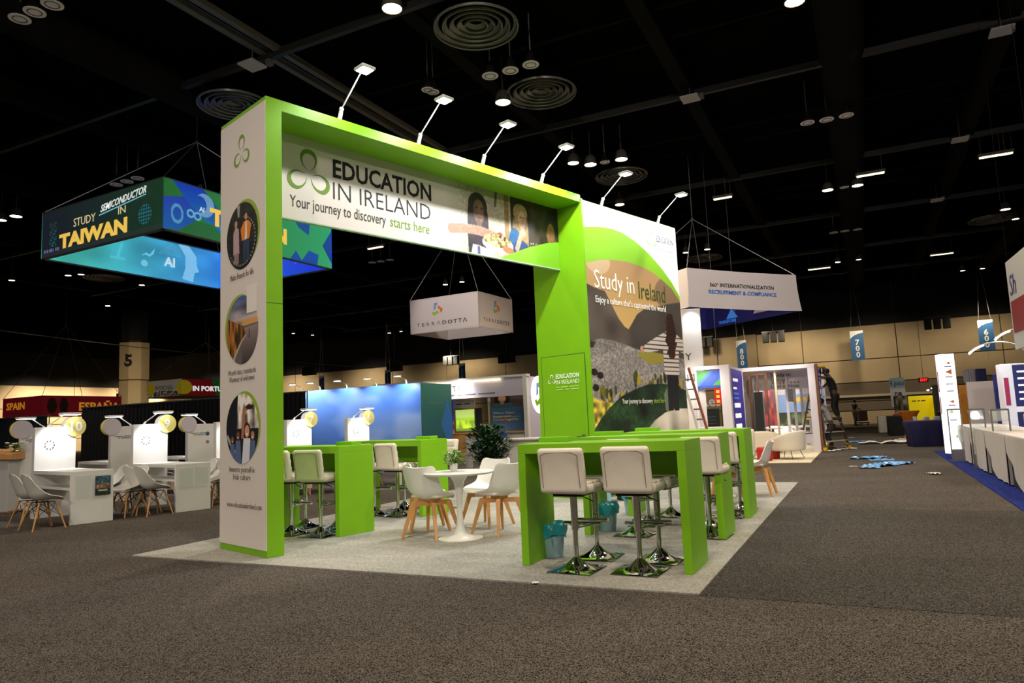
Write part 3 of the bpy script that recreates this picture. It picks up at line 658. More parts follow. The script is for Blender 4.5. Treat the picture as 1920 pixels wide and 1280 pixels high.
# arm lights on the arch and the tower
def arm_lamp_parts(t, L=.62, hx=.5, hz=.42, power=26, es=None, wide=True):
    MB().cyl((0, 0, 0), (.04, 0, .10), .028, .024, 10).ball((.045, 0, .11), .03, n=8).build('clamp', WHITE, t, smooth=True)
    MB().cyl((.045, 0, .11), (hx-.03, 0, hz), .009, n=8).build('arm', mat('lamp_white', (235, 235, 232), .35), t, smooth=True)
    h = MB().bx(hx-.06, hx+.12, -.09, .09, hz-.02, hz+.015).build('lamp_head', mat('lamp_white', (235, 235, 232), .35), t, bevel=.012)
    box('lens', es or LENS, h, hx-.04, hx+.10, -.07, .07, hz-.026, hz-.019)
    spot('lamp_light', (hx+.03, 0, hz-.05), (hx-.35, 0, hz-1.0), power, 130, .5, (.93, .97, 1), .06, parent=t)
    return t
for k, (y, lb) in enumerate([(.93, 'white arm lamp nearest the white post, tilted showing its grey head'), (2.10, 'second white arm lamp from the post on the green arch'), (3.24, 'third white arm lamp from the post on the green arch, star-bright'),
                     (4.48, 'fourth white arm lamp from the post on the green arch, star-bright'), (5.99, 'arm lamp on the left part of the poster tower top'), (7.72, 'arm lamp at the right end of the poster tower top')]):
    z = AH if y < 5.4 else TT
    p = Vector((-2.5417, 7.3164, .012+z))+Vector((sin(AA), cos(AA), 0))*y+Vector((cos(AA), -sin(AA), 0))*-.02
    t = thing('arm_lamp', lb, 'lamp', tuple(p), -AA, 'arm lamps on the stand')
    arm_lamp_parts(t, power=[60, 95, 140, 290, 130, 130][k])

# bar counters
def bar_counter(lb, loc, rz, L=1.495, D=.6, H=1.054, box_at=None):
    t = thing('bar_counter', lb, 'bar table', loc, rz)
    T = .07
    # local origin = front right foot; x to the right, y to the back
    box('counter_top', GREEN, t, -L, 0, 0, D, H-.085, H, bevel=.003)
    for x0 in (-L, -.07): box('leg_panel', GREEN, t, x0, x0+.07, 0, D, 0, H-.085, bevel=.003)
    box('back_panel', GREEN, t, -L+.07, -.07, D-.09, D-.07, H-.34, H-.085)
    box('cable_box', GREEN, t, -L+.03, -L+.33, D-.2, D-.04, H, H+.045, bevel=.003)
    return t
bar_counter('green bar counter nearest the camera with two white stools in front', (1.351, 5.782, .012), -TH)
bar_counter('middle green bar counter of the right-hand row', (2.045, 7.27, .012), -TH)
bar_counter('farthest green bar counter of the right-hand row, nearest the white armchairs', (2.735, 8.62, .012), -TH)
def bar_counter_arch(lb, loc, L=1.55, D=.54, H=1.054):
    # end panel broad side faces the opening; long axis runs away to the left
    t = thing('bar_counter', lb, 'bar table', loc, -.64)
    box('counter_top', GREEN, t, -L, 0, 0, D, H-.085, H, bevel=.003)
    for x0 in (-L, -.07): box('leg_panel', GREEN, t, x0, x0+.07, 0, D, 0, H-.085, bevel=.003)
    box('back_panel', GREEN, t, -L+.07, -.07, D-.09, D-.07, H-.34, H-.085)
    box('cable_box', GREEN, t, -.34, -.05, D-.3, D-.14, H, H+.045, bevel=.003)
    return t
bar_counter_arch('green bar counter just behind the white post', (-2.108, 8.506, .012))
bar_counter_arch('green bar counter behind the round table with the potted plant', (-1.33, 10.02, .012), 1.5)

# bar stools
def stool(lb, x, y, a):
    t = thing('bar_stool', lb, 'bar stool', (x, y, .012), -a)
    def plate(u, v):
        px, py = (u-.5)*.39, (v-.5)*.39; r = math.hypot(px, py); return (px, py, .006+.125*math.exp(-(r/.092)**1.25))
    MB().grid(plate, 22, 22).build('base', CHROME, t, smooth=True)
    MB().bx(-.195, .195, -.195, .195, 0, .006).build('base_plate', CHROMEB, t)
    MB().cyl((0, 0, .1), (0, 0, .36), .022, n=20).build('lower_column', CHROME, t, smooth=True)
    MB().cyl((0, 0, .33), (0, 0, .64), .030, n=20).build('column', CHROME, t, smooth=True)
    MB().cyl((-.17, .17, .36), (.17, .17, .36), .018, n=10).cyl((0, 0, .345), (0, .17, .36), .012, n=10).cyl((-.02, .02, .345), (-.13, .17, .36), .007, n=8).cyl((.02, .02, .345), (.13, .17, .36), .007, n=8).build('footrest', CHROME, t, smooth=True)
    MB().tube([(.03, 0, .63), (.12, -.02, .60), (.2, -.03, .57)], .005, 6).build('lever', BLACK, t)
    MB().bx(-.13, .13, -.13, .13, .62, .64).build('mount_plate', BLACK, t)
    se = MB().bx(-.2, .2, -.17, .22, .64, .725).build('seat', IVORY, t, bevel=.034, seg=3, smooth=True)
    for k in range(2): MB().bx(-.185, .185, -.10+k*.15, .035+k*.15, .715, .738).build('seat_cushion', IVORY, se, bevel=.012, smooth=True)
    bk = MB().grid(lambda u, v: ((u-.5)*.41, -.19-.05*v*v-.012*cos((u-.5)*PI), .655+v*.37), 10, 8).build('backrest', IVORY, t, solid=.066, bevel=.03, seg=4, smooth=True)
    for k in range(3): MB().bx(-.18, .18, -.165-.014*k, -.15-.014*k, .745+k*.088, .825+k*.088).build('back_channel', IVORY, bk, bevel=.007, smooth=True)
    MB().tube([(-.165, -.232, .70), (-.165, -.272, .97), (-.12, -.275, .99), (.12, -.275, .99), (.165, -.272, .97), (.165, -.232, .70)], .003, 5).build('seam', mat('seam_thread', (150, 132, 116), .7), bk)
    return t
st0 = stool('ivory bar stool at the left front of the nearest green bar', .466, 6.16, math.radians(28))
GS = 'ivory chrome bar stools'
for x, y, a, lb in [(.972, 5.99, 28, 'ivory bar stool at the right front of the nearest green bar'), (.70, 6.66, 205, 'ivory bar stool behind the nearest green bar, left one'), (1.214, 6.40, 208, 'ivory bar stool behind the nearest green bar, right one'),
                    (1.243, 7.80, 30, 'ivory bar stool at the left front of the middle bar'), (1.96, 7.50, 28, 'ivory bar stool beside the end panel of the middle bar'),
                    (1.50, 8.46, 208, 'ivory bar stool behind the middle bar, left one'), (2.10, 8.10, 205, 'ivory bar stool behind the middle bar, right one'),
                    (1.90, 9.10, 30, 'ivory bar stool at the left front of the farthest right bar'), (2.55, 8.86, 28, 'ivory bar stool at the right front of the farthest right bar'), (2.87, 9.42, 208, 'ivory bar stool behind the farthest right bar'),
                    (-2.381, 8.70, 24, 'ivory bar stool standing out in front of the bar behind the post'), (-2.80, 8.92, 30, 'ivory bar stool partly hidden by the green post edge'), (-2.30, 9.16, 220, 'ivory bar stool behind the bar next to the post, right one'), (-2.80, 9.50, 220, 'ivory bar stool behind the bar next to the post, left one'),
                    (-1.713, 10.28, 35, 'ivory bar stool in front of the bar behind the round table'), (-1.75, 11.1, 215, 'ivory bar stool behind the left rear bar, nearest the dark wall'), (-2.1, 10.55, 35, 'ivory bar stool hidden beside the left rear bar'), (-1.2, 10.95, 225, 'ivory bar stool whose back shows right of the left rear bar')]:
    copy_thing(st0, (x, y, .012), -math.radians(a), lb)

# waste bins with teal liners
BINM = mat('bin_plastic', (168, 205, 214), .3, alpha=.85); BAGM = mat('teal_bag', (30, 156, 166), .25, bump=.5, nscale=40, spec=.8)
def waste_bin(lb, x, y):
    t = thing('waste_bin', lb, 'waste bin', (x, y, .012), random.random()*6)
    MB().lathe([(.085, 0), (.092, .01), (.122, .30), (.118, .30), (.088, .012), (0, .012)], n=28).build('bucket', BINM, t, smooth=True)
    rr = random.Random(int(x*100)); ph = [rr.random()*6 for _ in range(6)]
    def fn(r, z, a, k): 
        w_ = .006*sin(7*a+ph[0]+k)+.004*sin(13*a+ph[1]-k*2)+.003*sin(23*a+ph[2]+k*3)
        return r+w_, z+(.016*sin(3*a+ph[3])+.008*sin(8*a+ph[4]) if k < 3 else .004*sin(5*a+k))
    MB().lathe([(.128, .195), (.131, .22), (.134, .25), (.133, .28), (.130, .302), (.122, .312), (.114, .29), (.108, .24), (.10, .15), (.085, .03), (0, .025)], n=56, fn=fn).build('bin_liner', BAGM, t, smooth=True, label='crumpled teal plastic liner')
waste_bin('waste bin with teal liner inside the left leg of the nearest bar', .302, 6.80)
waste_bin('waste bin with teal liner beside the left leg of the middle bar', .982, 8.15)
waste_bin('waste bin with teal liner by the farthest right bar', 1.469, 9.40)
# small black and pale blue folded step beside the tower
t = thing('step_stool', 'small pale blue and black folding step beside the tower foot', 'step', tuple(Vector(fl(1152, 940))+Vector((0, 0, .012))), .3)
box('side', mat('pale_blue', (150, 190, 225), .4), t, -.14, -.10, -.12, .12, 0, .38, bevel=.01); box('side', BLACK, t, .10, .14, -.12, .12, 0, .38, bevel=.01); box('tread', BLACK, t, -.14, .14, -.12, .12, .36, .39, bevel=.006)

# round tables
def round_table(lb, x, y, R=.40):
    t = thing('round_table', lb, 'table', (x, y, .012))
    MB().lathe([(R-.03, .70), (R-.004, .712), (R, .722), (R-.005, .728), (0, .728)], n=56).build('table_top', mat('gloss_white', (232, 232, 228), .3), t, smooth=True)
    MB().lathe([(.25, 0), (.25, .006), (.16, .018), (.08, .045), (.045, .12), (.032, .25), (.030, .35), (.038, .50), (.06, .62), (.11, .69), (.14, .705), (0, .705)], n=40).build('pedestal', mat('gloss_white', (232, 232, 228), .3), t, smooth=True)
    return t
round_table('white round pedestal table with the little potted plant', -.66, 8.08)
round_table('white round pedestal table behind the farthest green bar', 3.05, 11.0)

# plants
def leaf(g, p, d, L, wd, up=Vector((0, 0, 1))):
    d = d.normalized(); s = d.cross(up); s = s.normalized() if s.length > .01 else Vector((1, 0, 0)); n = s.cross(d)
    q = [p, p+d*L*.35+s*wd/2+n*L*.05, p+d*L*.35-s*wd/2+n*L*.05, p+d*L*.75+s*wd*.36, p+d*L*.75-s*wd*.36, p+d*L-n*L*.12]
    g.add(q, [(0, 1, 2), (1, 3, 4, 2), (3, 5, 4)])
def bush(parent, base, R, H, n, L, wd, m, seed, name='foliage', droop=.3):
    r = random.Random(seed); g = MB(); st = MB()
    for k in range(n):
        a = r.random()*2*PI; e = r.random()**.6; h = r.random(); rad = R*e*(.35+.9*math.sin(min(PI, .4+h*2.4)))
        p = Vector(base)+Vector((cos(a)*rad, sin(a)*rad, H*h))
        d = Vector((cos(a), sin(a), .55-droop*r.random()*2))+Vector((r.uniform(-.6, .6), r.uniform(-.6, .6), r.uniform(-.4, .5)))
        leaf(g, p, d, L*r.uniform(.6, 1.3), wd*r.uniform(.7, 1.2))
        if k % 6 == 0: st.cyl(base, p, .0035, .002, 4, False)
    st.build('stem', mat('stem_green', (70, 92, 40), .7), parent)
    o = g.build(name, m, parent); o['kind'] = 'stuff'; return o
LEAFA = mat('leaf_light', (104, 150, 60), .4, noise=.5, nscale=40); LEAFB = mat('leaf_dark', (44, 84, 52), .4, noise=.6, nscale=12)
pp = Vector(fl(851, 883, .742))
t = thing('potted_plant', 'small leafy plant in a white pot on the round table', 'plant', (pp.x, pp.y, .741))
MB().lathe([(.038, 0), (.047, .09), (.044, .09), (.036, .01), (0, .01)], n=24).build('pot', WHITE, t, smooth=True)
bush(t, (0, 0, .07), .10, .15, 330, .06, .02, LEAFA, 4)
p = fl(918, 868); t = thing('potted_bush', 'big dark leafy bush standing behind the white padded chairs', 'plant', (p[0]+.0, 18.0, 0)); t.location = (at(918, 860, 18)[0], 18, 0)
MB().lathe([(.17, 0), (.22, .3), (.20, .3), (.17, .05), (0, .05)], n=24).build('pot', mat('pot_grey', (190, 186, 180), .6), t, smooth=True)
bush(t, (0, 0, .28), .46, .86, 1500, .19, .07, LEAFB, 9)

# padded shell chairs with wooden legs
def shell_fn(prof, thick=.5):
    def f(u, v):
        x = (u-.5)*2; k = v*(len(prof)-1); i = min(int(k), len(prof)-2); t = k-i; t = t
        a, b = prof[i], prof[i+1]; y, z, hw, cz, cy = [a[j]*(1-t)+b[j]*t for j in range(5)]
        return (hw*x, y+cy*x*x, z+cz*x*x)
    return f
CUP = [(.235, .415, .17, .0, -.03), (.22, .445, .205, .012, -.03), (.12, .435, .235, .04, 0), (.0, .425, .24, .07, 0), (-.10, .43, .24, .09, .02), (-.165, .47, .24, .09, .05), (-.20, .56, .24, .04, .07),
       (-.225, .66, .238, .01, .06), (-.25, .74, .23, .012, .05), (-.262, .775, .215, .022, .045), (-.268, .79, .18, .02, .04)]
def padded_chair(lb, x, y, a):
    t = thing('padded_chair', lb, 'chair', (x, y, .012), -a)
    MB().grid(shell_fn(CUP), 14, 22).build('shell', SHELLW, t, solid=.016, smooth=True)
    MB().bx(-.19, .19, -.13, .2, .445, .475).build('seat_pad', mat('seat_pad_white', (236, 232, 226), .5), t, bevel=.014, smooth=True)
    MB().bar((-.15, .15, .375), (.15, -.15, .375), .04, .05).bar((.15, .15, .377), (-.15, -.15, .377), .04, .05).bx(-.07, .07, -.07, .07, .40, .43).build('cross_frame', WOOD, t, bevel=.003)
    for sx in (-1, 1):
        for sy in (-1, 1):
            g = MB(); a0 = Vector((sx*.14, sy*.14, .40)); a1 = Vector((sx*.235, sy*.235, 0)); d = Vector((sx, -sy, 0)).normalized(); e = Vector((sx, sy, 0)).normalized()
            vs = []
            for c_, w1, w2 in ((a0, .024, .03), (a1, .013, .016)):
                for i, j in ((-1, -1), (1, -1), (1, 1), (-1, 1)): vs.append(c_+d*i*w1+e*j*w2)
            g.add(vs, [(3, 2, 1, 0), (4, 5, 6, 7), (0, 1, 5, 4), (1, 2, 6, 5), (2, 3, 7, 6), (3, 0, 4, 7)]).build('leg', WOOD, t, bevel=.003)
    return t
pc0 = padded_chair('white padded chair at the left front of the round table, its back to the camera', -1.0, 8.26, math.radians(30))
for x, y, a, lb in [(-1.12, 8.85, 75, 'white padded chair mostly hidden behind the left front one'), (-.40, 8.98, 218, 'white padded chair facing the camera across the round table'), (-.22, 8.30, -42, 'white padded chair at the right of the round table, back turned'),
                    (3.62, 10.95, -62, 'white padded chair standing right of the farthest green bar'), (2.95, 10.15, 10, 'white padded chair seen between the end panels of the green bars')]:
    copy_thing(pc0, (x, y, .012), -math.radians(a), lb)

# ================================================================== hanging signs
FAB = mat('sign_fabric', (214, 200, 194), .7, noise=.02, nscale=1)
def hang_wires(t, pts, apex, z0, top=10.2):
    for p in pts: MB().cyl(p, apex, .012, n=5, caps=False).build('wire', WIREM, t)
    MB().cyl(apex, (apex[0], apex[1], top-z0), .012, n=5).build('wire', WIREM, t)
    MB().ball(apex, .05, n=8).build('shackle', WIREM, t)
def ring_sign(lb, loc, rz, wx, wy, h, faces, trim=GREY, tk=.08, apex=1.3):
    """four-sided hanging sign; local origin = near lower corner, x runs -wx..0, y 0..wy; faces = left, right, inner left, inner back"""
    t = thing('hanging_sign', lb, 'hanging sign', loc, rz)
    quad('sign_face', faces[0], t, (-wx, 0, 0), X3, Z3, wx, h, .02); quad('sign_face', faces[1], t, (0, 0, 0), Y3, Z3, wy, h, .02)
    quad('sign_face', faces[2], t, (-wx+.02, 0, 0), Y3, Z3, wy, h, .02); quad('sign_face', faces[3], t, (-wx, wy-.02, 0), X3, Z3, wx, h, .02)
    g = MB()
    for z in (-.02, h): g.bar((-wx, tk/2, z), (0, tk/2, z), tk, .03).bar((-wx, wy-tk/2, z), (0, wy-tk/2, z), tk, .03).bar((-tk/2, 0, z), (-tk/2, wy, z), tk, .03).bar((-wx+tk/2, 0, z), (-wx+tk/2, wy, z), tk, .03)
    g.build('frame', trim, t)
    hang_wires(t, [(-wx, 0, h), (0, 0, h), (0, wy, h), (-wx, wy, h)], (-wx/2, wy/2, h+apex), loc[2])
    return t
GLY = lambda c, P, col, al=1: c.put(c.poly(P), col, al)
def taiwan_face(kind):
    c = Cv(360, 90, (40, 44, 56), 11+kind); A = c.all()
    if kind == 0:
        c.a = (np.array([44, 48, 62])/255.)*(1-c.u[..., None])+(np.array([42, 78, 56])/255.)*c.u[..., None]
        c.put((c.v < .10)*1., (70, 74, 82), .5)
        for i in range(5):
            for j in range(9):
                if (i*7+j*5) % 3: c.put(c.poly([(.075+.013*i, .2+.06*j), (.085+.013*i, .2+.06*j), (.085+.013*i, .245+.06*j), (.075+.013*i, .245+.06*j)]), (50, 130-4*j, 150-8*j))
        c.put(c.ell(.865, .36, .05, .2), (60, 150, 165)); 
        for k in range(5): c.put(((abs(c.u-(.83+.018*k)) < .0025)+(abs(c.v-(.22+.07*k)) < .012) > 0)*c.ell(.865, .36, .05, .2), (36, 66, 62))
        for k in range(30): c.put(c.ell(.08+.25*c.r.rand(), .8+.12*c.r.rand(), .002, .01), (80, 90, 110), .6)
        for k in range(20): c.put(c.ell(.78+.18*c.r.rand(), .6+.2*c.r.rand(), .002, .01), (90, 120, 110), .6)
    elif kind == 1:
        c.a = (np.array([48, 120, 62])/255.)*(1-c.u[..., None])+(np.array([64, 190, 130])/255.)*c.u[..., None]; c.put((c.v < .3)*(c.u < .35)*1., (48, 92, 60), .35)
        for P, a, b in (([(.0, 0.62), (.0, .0), (.07, .02), (.20, .45), (.12, .75)], (38, 110, 190), (50, 60, 200)), ([(.04, 1), (.19, 1), (.30, .55), (.22, .3), (.12, .62)], (40, 150, 200), (30, 70, 200)),
                        ([(.19, .5), (.26, .68), (.40, .2), (.33, -.0)], (40, 140, 190), (44, 60, 190)), ([(.72, 1), (.84, 1), (.83, .66), (.76, .78)], (40, 120, 180), (40, 90, 170)), ([(.70, 0), (.74, .22), (.78, .02), (.83, .3), (.90, .25), (.89, 0)], (30, 90, 190), (40, 110, 190)),
                        ([(1, .95), (.93, .5), (1, .1)], (36, 70, 160), (30, 100, 180))):
            m = c.poly(P); c.vgrad(m, 0, a, 1, b)
        c.put(c.ell(.2, .66, .05, .24)*(1-c.ell(.175, .66, .035, .17)), (150, 200, 240), .8); c.put(c.ell(.065, .35, .03, .2)*(1-c.ell(.065, .35, .02, .13)), (110, 190, 230), .8)
        c.put((c.ell(.13, .42, .02, .09)*(1-c.ell(.13, .42, .011, .045))), (120, 200, 240)); c.put((c.ell(.165, .4, .02, .09)*(1-c.ell(.165, .4, .011, .045))), (120, 200, 240)); c.put(c.ell(.31, .28, .03, .12), (90, 170, 230), .7)
    elif kind == 2:
        c.a = (np.array([70, 190, 165])/255.)*(1-c.u[..., None])+(np.array([60, 140, 215])/255.)*c.u[..., None]; c.tex(A, 8, 3, .12)
        c.put((c.ell(.37, .62, .035, .2)*(1-c.ell(.365, .62, .022, .13))), (60, 190, 215)); GLY(c, [(.33, .3), (.41, .3), (.41, .36), (.33, .36)], (90, 200, 220)); GLY(c, [(.36, .3), (.375, .3), (.40, .7), (.385, .7)], (90, 200, 220))
        c.put(c.ell(.52, .32, .02, .08), (120, 205, 235)); GLY(c, [(.50, .5), (.53, .6), (.55, .56), (.58, .75), (.575, .6), (.55, .5), (.53, .54)], (120, 205, 235))
        for k in range(7): c.put((abs(c.v-(.66+.045*k)) < .006)*(c.u > .60+.012*k)*(c.u < .74)*1., (120, 205, 235), .7)
        c.put(c.poly([(.72, 1), (.79, 1), (.84, .75), (.845, .5), (.86, .35), (.83, .3), (.82, .05), (.75, .1), (.77, .4), (.77, .7)]), (140, 205, 240), .9)
    else:
        c.a = (np.array([44, 120, 215])/255.)*(1-c.u[..., None])+(np.array([36, 50, 215])/255.)*c.u[..., None]
        c.put(c.poly([(.58, .5), (.64, .5), (.64, .85), (.58, .85)])*(1-c.poly([(.59, .55), (.63, .55), (.63, .8), (.59, .8)])), (180, 200, 250)); 
        for k in range(12): c.put(c.ell(.7+.02*k, .3+.02*(k % 3), .003, .02), (110, 130, 240))
    return c.mat('semiconductor_sign_%d' % kind, es=(.34, .5, .8, .85)[kind])
TW = ring_sign('four-sided glowing Study Semiconductor in Taiwan sign hanging at the left', (-7.79, 15.7, 5.95), -.49, 4.85, 5.5, 1.2, [taiwan_face(k) for k in range(4)], apex=2.3)
GOLD = mat('gold_glow', (250, 205, 90), .4, emit=(250, 205, 90), es=.75); WG = mat('white_glow', (240, 245, 240), .4, emit=(240, 245, 240), es=.7); CG = mat('cyan_glow', (140, 215, 240), .4, emit=(140, 215, 240), es=.7)
text('STUDY', .30, (-3.45, -.004, .60), X3, Z3, mat('cream_glow', (245, 225, 170), .4, emit=(245, 225, 170), es=.6), TW, w=.9)
text('SEMICONDUCTOR', .24, (-2.35, -.004, .78), (1, 0, .10), Z3, WG, TW, w=1.75, shear=.35, bold=.02)
shape('underline', CG, TW, [[(-2.4, .70), (-.62, .90), (-.62, .92), (-2.4, .725)]], (0, -.004, 0), X3, Z3)
text('IN', .26, (-1.65, -.004, .60), X3, Z3, mat('cream_glow', (245, 225, 170), .4), TW, w=.28)
text('TAIWAN', .48, (-4.05, -.004, .14), X3, Z3, GOLD, TW, w=2.75, bold=.05)
text('010 001 101', .13, (-4.72, -.004, .10), X3, Z3, mat('violet_glow', (150, 150, 200), .4, emit=(150, 150, 200), es=.5), TW, w=.66)
text('TAIWAN', .55, (.004, 1.25, .38), Y3, Z3, GOLD, TW, w=2.48, bold=.05)
text('AI', .16, (.004, .95, .62), Y3, Z3, WG, TW, bold=.02)
text('AI', .4, (-4.80, 3.5, .42), Y3, Z3, WG, TW, bold=.02)
g = MB()
for y in (1.0, 1.6, 3.2, 4.6): g.torus((-.04, y, 1.24), .05, .01, 12, 5, 1)
g.build('eye_bolt', WIREM, TW)

spot('added_sign_spot', (-3.4, 19.5, 9.4), (-1.7, 25.2, 5.1), 1300, 38, .6, (1, .93, .88), .2)  # added spot without a fixture, brightens the TERRADOTTA sign
spot('added_sign_spot', (8.5, 14.5, 9.4), (7.3, 22, 5.0), 1500, 46, .6, (1, .95, .92), .2)  # likewise added, brightens the white flared sign
TD = ring_sign('white four-sided TERRADOTTA sign hanging beyond the arch', (-1.11, 24.43, 4.6), -.50, 2.95, 2.45, 1.2, [FAB]*4, trim=FAB, tk=.03, apex=3.0)
for O, U, wt in (((-2.1, -.003, 0), X3, 2.25), ((.003, 1.25, 0), Y3, 1.95)):
    ox = Vector(O)
    arrows(TD, tuple(ox+Vector(U)*(.35 if U == X3 else -.03)+Vector((0, 0, .77))), U, Z3, .24)
    a0 = ox+Vector(U)*(-.55 if U == X3 else -.95)+Vector((0, 0, .2))
    text('TERR\u039b', .19, tuple(a0), U, Z3, INK, TD, w=wt*.46, space=1.5, bold=-.012)
    text('DOTT\u039b', .19, tuple(a0+Vector(U)*wt*.5), U, Z3, INK, TD, w=wt*.46, space=1.3, bold=.012)

# 360 sign on its white tower
p0 = Vector((5.34, 21.03, 4.42)); rz36 = math.atan2(1.9, 4.01)
t = thing('hanging_sign', 'white flared fabric sign reading 360 Internationalization right of the poster tower', 'hanging sign', tuple(p0), rz36)
def flare(u, v): return ((u*4.44)+(u-.5)*.16*(1-v)**2, -.06*(1-v)**2+.02*sin(u*PI), v*1.2-.02*sin(u*PI))
MB().grid(flare, 16, 6).build('sign_face', FAB, t, solid=.02, smooth=True)
MB().grid(lambda u, v: (-.04*(1-v)**2, u*4.4, v*1.2), 8, 4).build('sign_face', FAB, t, solid=.02, smooth=True)
NAVY = mat('navy_print', (26, 24, 84), .6, emit=(26, 24, 84), es=.25)
quad('sign_liner', NAVY, t, (4.40, 4.4, 0), (0, -1, 0), Z3, 4.36, 1.15, .02); quad('sign_liner', NAVY, t, (.02, 4.38, 0), X3, Z3, 4.38, 1.15, .02)
text('360\u00ba INTERNATIONALIZATION', .17, (2.12, -.02, .66), X3, Z3, INK, t, 'CENTER', w=2.6)
text('RECRUITMENT & COMPLIANCE', .17, (2.12, -.03, .44), X3, Z3, ink((60, 120, 200)), t, 'CENTER', w=2.75, bold=.02)
LB = mat('light_blue_print', (60, 130, 220), .5, emit=(60, 130, 220), es=.4)
for y, s, m in ((3.0, .3, LB), (1.6, .34, WHITE)): shape('logo', m, t, [[(-s, 0), (s, 0), (0, s*1.2)]], (4.38, y, .22), (0, -1, 0), Z3)
text('TRANSFORM', .16, (4.37, 3.7, .08), (0, -1, 0), Z3, LB, t, w=.9, bold=.02); text('SYSTEMS', .1, (2.2, 4.35, .55), X3, Z3, WHITE, t); text('DELIVERED.', .2, (1.7, 4.35, .2), X3, Z3, LB, t, bold=.02)
hang_wires(t, [(0, 0, 1.2), (4.4, 0, 1.2), (4.4, 4.4, 1.2), (0, 4.4, 1.2)], (2.2, 2.2, 3.5), p0.z)
x1 = at(1277, 580, 20.9)[0]; x2 = at(1312, 580, 20.9)[0]
t = thing('sign_tower', 'slim white tower standing under the 360 sign behind the poster', 'tower', (x1, 20.9, 0), 0)
box('body', WHITEP, t, 0, x2-x1, 0, .6, 0, 4.35, bevel=.01)
text('Y', .3, (.21, -.006, 2.83), X3, Z3, INK, t, 'RIGHT'); text("N'T.", .3, (.40, -.006, 2.20), X3, Z3, INK, t, 'RIGHT')
spot('downlight_beam', (.28, -.25, 4.3), (.28, .05, 3.3), 45, 110, .8, (.95, .96, 1), .1, parent=t)

# Portugal and Spain signs
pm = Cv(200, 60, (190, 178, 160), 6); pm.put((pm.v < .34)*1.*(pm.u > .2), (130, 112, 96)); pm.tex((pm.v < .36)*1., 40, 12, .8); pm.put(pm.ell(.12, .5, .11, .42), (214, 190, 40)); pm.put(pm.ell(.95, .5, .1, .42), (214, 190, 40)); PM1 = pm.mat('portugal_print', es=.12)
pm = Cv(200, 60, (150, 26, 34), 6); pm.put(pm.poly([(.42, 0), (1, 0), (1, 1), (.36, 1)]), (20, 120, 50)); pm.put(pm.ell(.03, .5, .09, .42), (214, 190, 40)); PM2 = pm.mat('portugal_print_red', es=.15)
c1 = at(341, 741, 42)
PS = ring_sign('white and red In Portugal sign hanging in front of the column marked 5', (c1[0], 42, c1[2]), -TH, 3.1, 6.0, 1.0, [PM1, PM2, FAB, FAB], apex=2.5)
text('IN PORTUGAL', .36, (-2.3, -.01, .42), X3, Z3, INK, PS, w=1.55); text('IN PORTUGAL', .4, (.01, .75, .3), Y3, Z3, WG, PS, w=3.1, bold=.04)
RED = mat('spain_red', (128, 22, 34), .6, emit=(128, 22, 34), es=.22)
c1 = at(78, 777, 36)
SS = ring_sign('dark red Spain sign hanging low at the far left', (c1[0], 36, c1[2]), -TH, 3.4, 4.3, .95, [RED]*4, trim=RED, apex=4)
YG = mat('yellow_glow', (226, 150, 40), .5, emit=(226, 150, 40), es=.45)
text('SPAIN', .5, (-3.05, -.01, .35), X3, Z3, YG, SS, w=1.6, bold=.03); text('ESPA\u00d1A', .6, (.01, 1.9, .2), Y3, Z3, YG, SS, w=2.3, bold=.03)
fine_print('Education, quality and more', .09, (-3.05, -.01, .12), X3, Z3, WHITE, SS, w=1.6)
shape('photo_patch', ink((110, 80, 72)), SS, [disc(.5, .45, .25, .4), disc(1.1, .45, .22, .42)], (.004, 0, 0), Y3, Z3)

# ================================================================== Taiwan pavilion
def wall_pic():
    c = Cv(600, 170, (96, 140, 205), 21); A = c.all(); c.a = np.array([170, 190, 220])/255.*(1-np.clip(c.u*1.4, 0, 1)[..., None])+np.array([78, 124, 212])/255.*np.clip(c.u*1.4, 0, 1)[..., None]
    n = c.noise(7, 3)*.6+c.noise(16, 7)*.4; c.put(np.clip((n-.52)*2.2, 0, .6), (190, 205, 235)); 
    for P, col in (([(.50, 0), (.50, .55), (.515, .62), (.53, .55), (.53, 0)], (60, 84, 130)), ([(.47, 0), (.47, .3), (.5, .36), (.5, 0)], (112, 122, 140)), ([(.70, 0), (.705, .2), (.715, .24), (.725, .16), (.73, 0)], (60, 80, 110))): c.put(c.poly(P), col)
    for k in range(8): c.put(c.poly([(.472, .03+.035*k), (.498, .04+.037*k), (.498, .05+.037*k), (.472, .04+.035*k)]), (60, 70, 90))
    return c.mat('taiwan_wall_print')
def side_pic():
    c = Cv(120, 170, (36, 92, 96), 22); A = c.all(); c.vgrad(A, 0, (30, 74, 92), 1, (50, 120, 110)); c.put(c.poly([(.86, .25), (.62, .5), (.86, .82), (1, .6), (1, .1)]), (50, 110, 180)); c.put(c.poly([(.86, .05), (1, .3), (1, 0)]), (30, 60, 180)); c.put(c.poly([(.2, .76), (.72, .76), (.72, .77), (.2, .77)]), (90, 120, 110)); return c.mat('taiwan_side_print')
cx0 = at(788, 722, 21.2)[0]
t = thing('exhibition_wall', 'blue sky printed pavilion wall with green end, seen through the arch', 'wall', (cx0, 21.2, 0), -TH)
box('core', mat('wall_core', (60, 70, 80), .7), t, -9.2, 0, .01, 1.75, 0, 2.5)
quad('front_print', wall_pic(), t, (-9.2, 0, 0), X3, Z3, 9.2, 2.52, .008); quad('side_print', side_pic(), t, (.01, 0, 0), Y3, Z3, 1.75, 2.52, .008)
text('TAIWAN', .38, (-6.15, -.01, 1.62), X3, Z3, ink((222, 180, 60)), t, w=1.85, bold=.04)
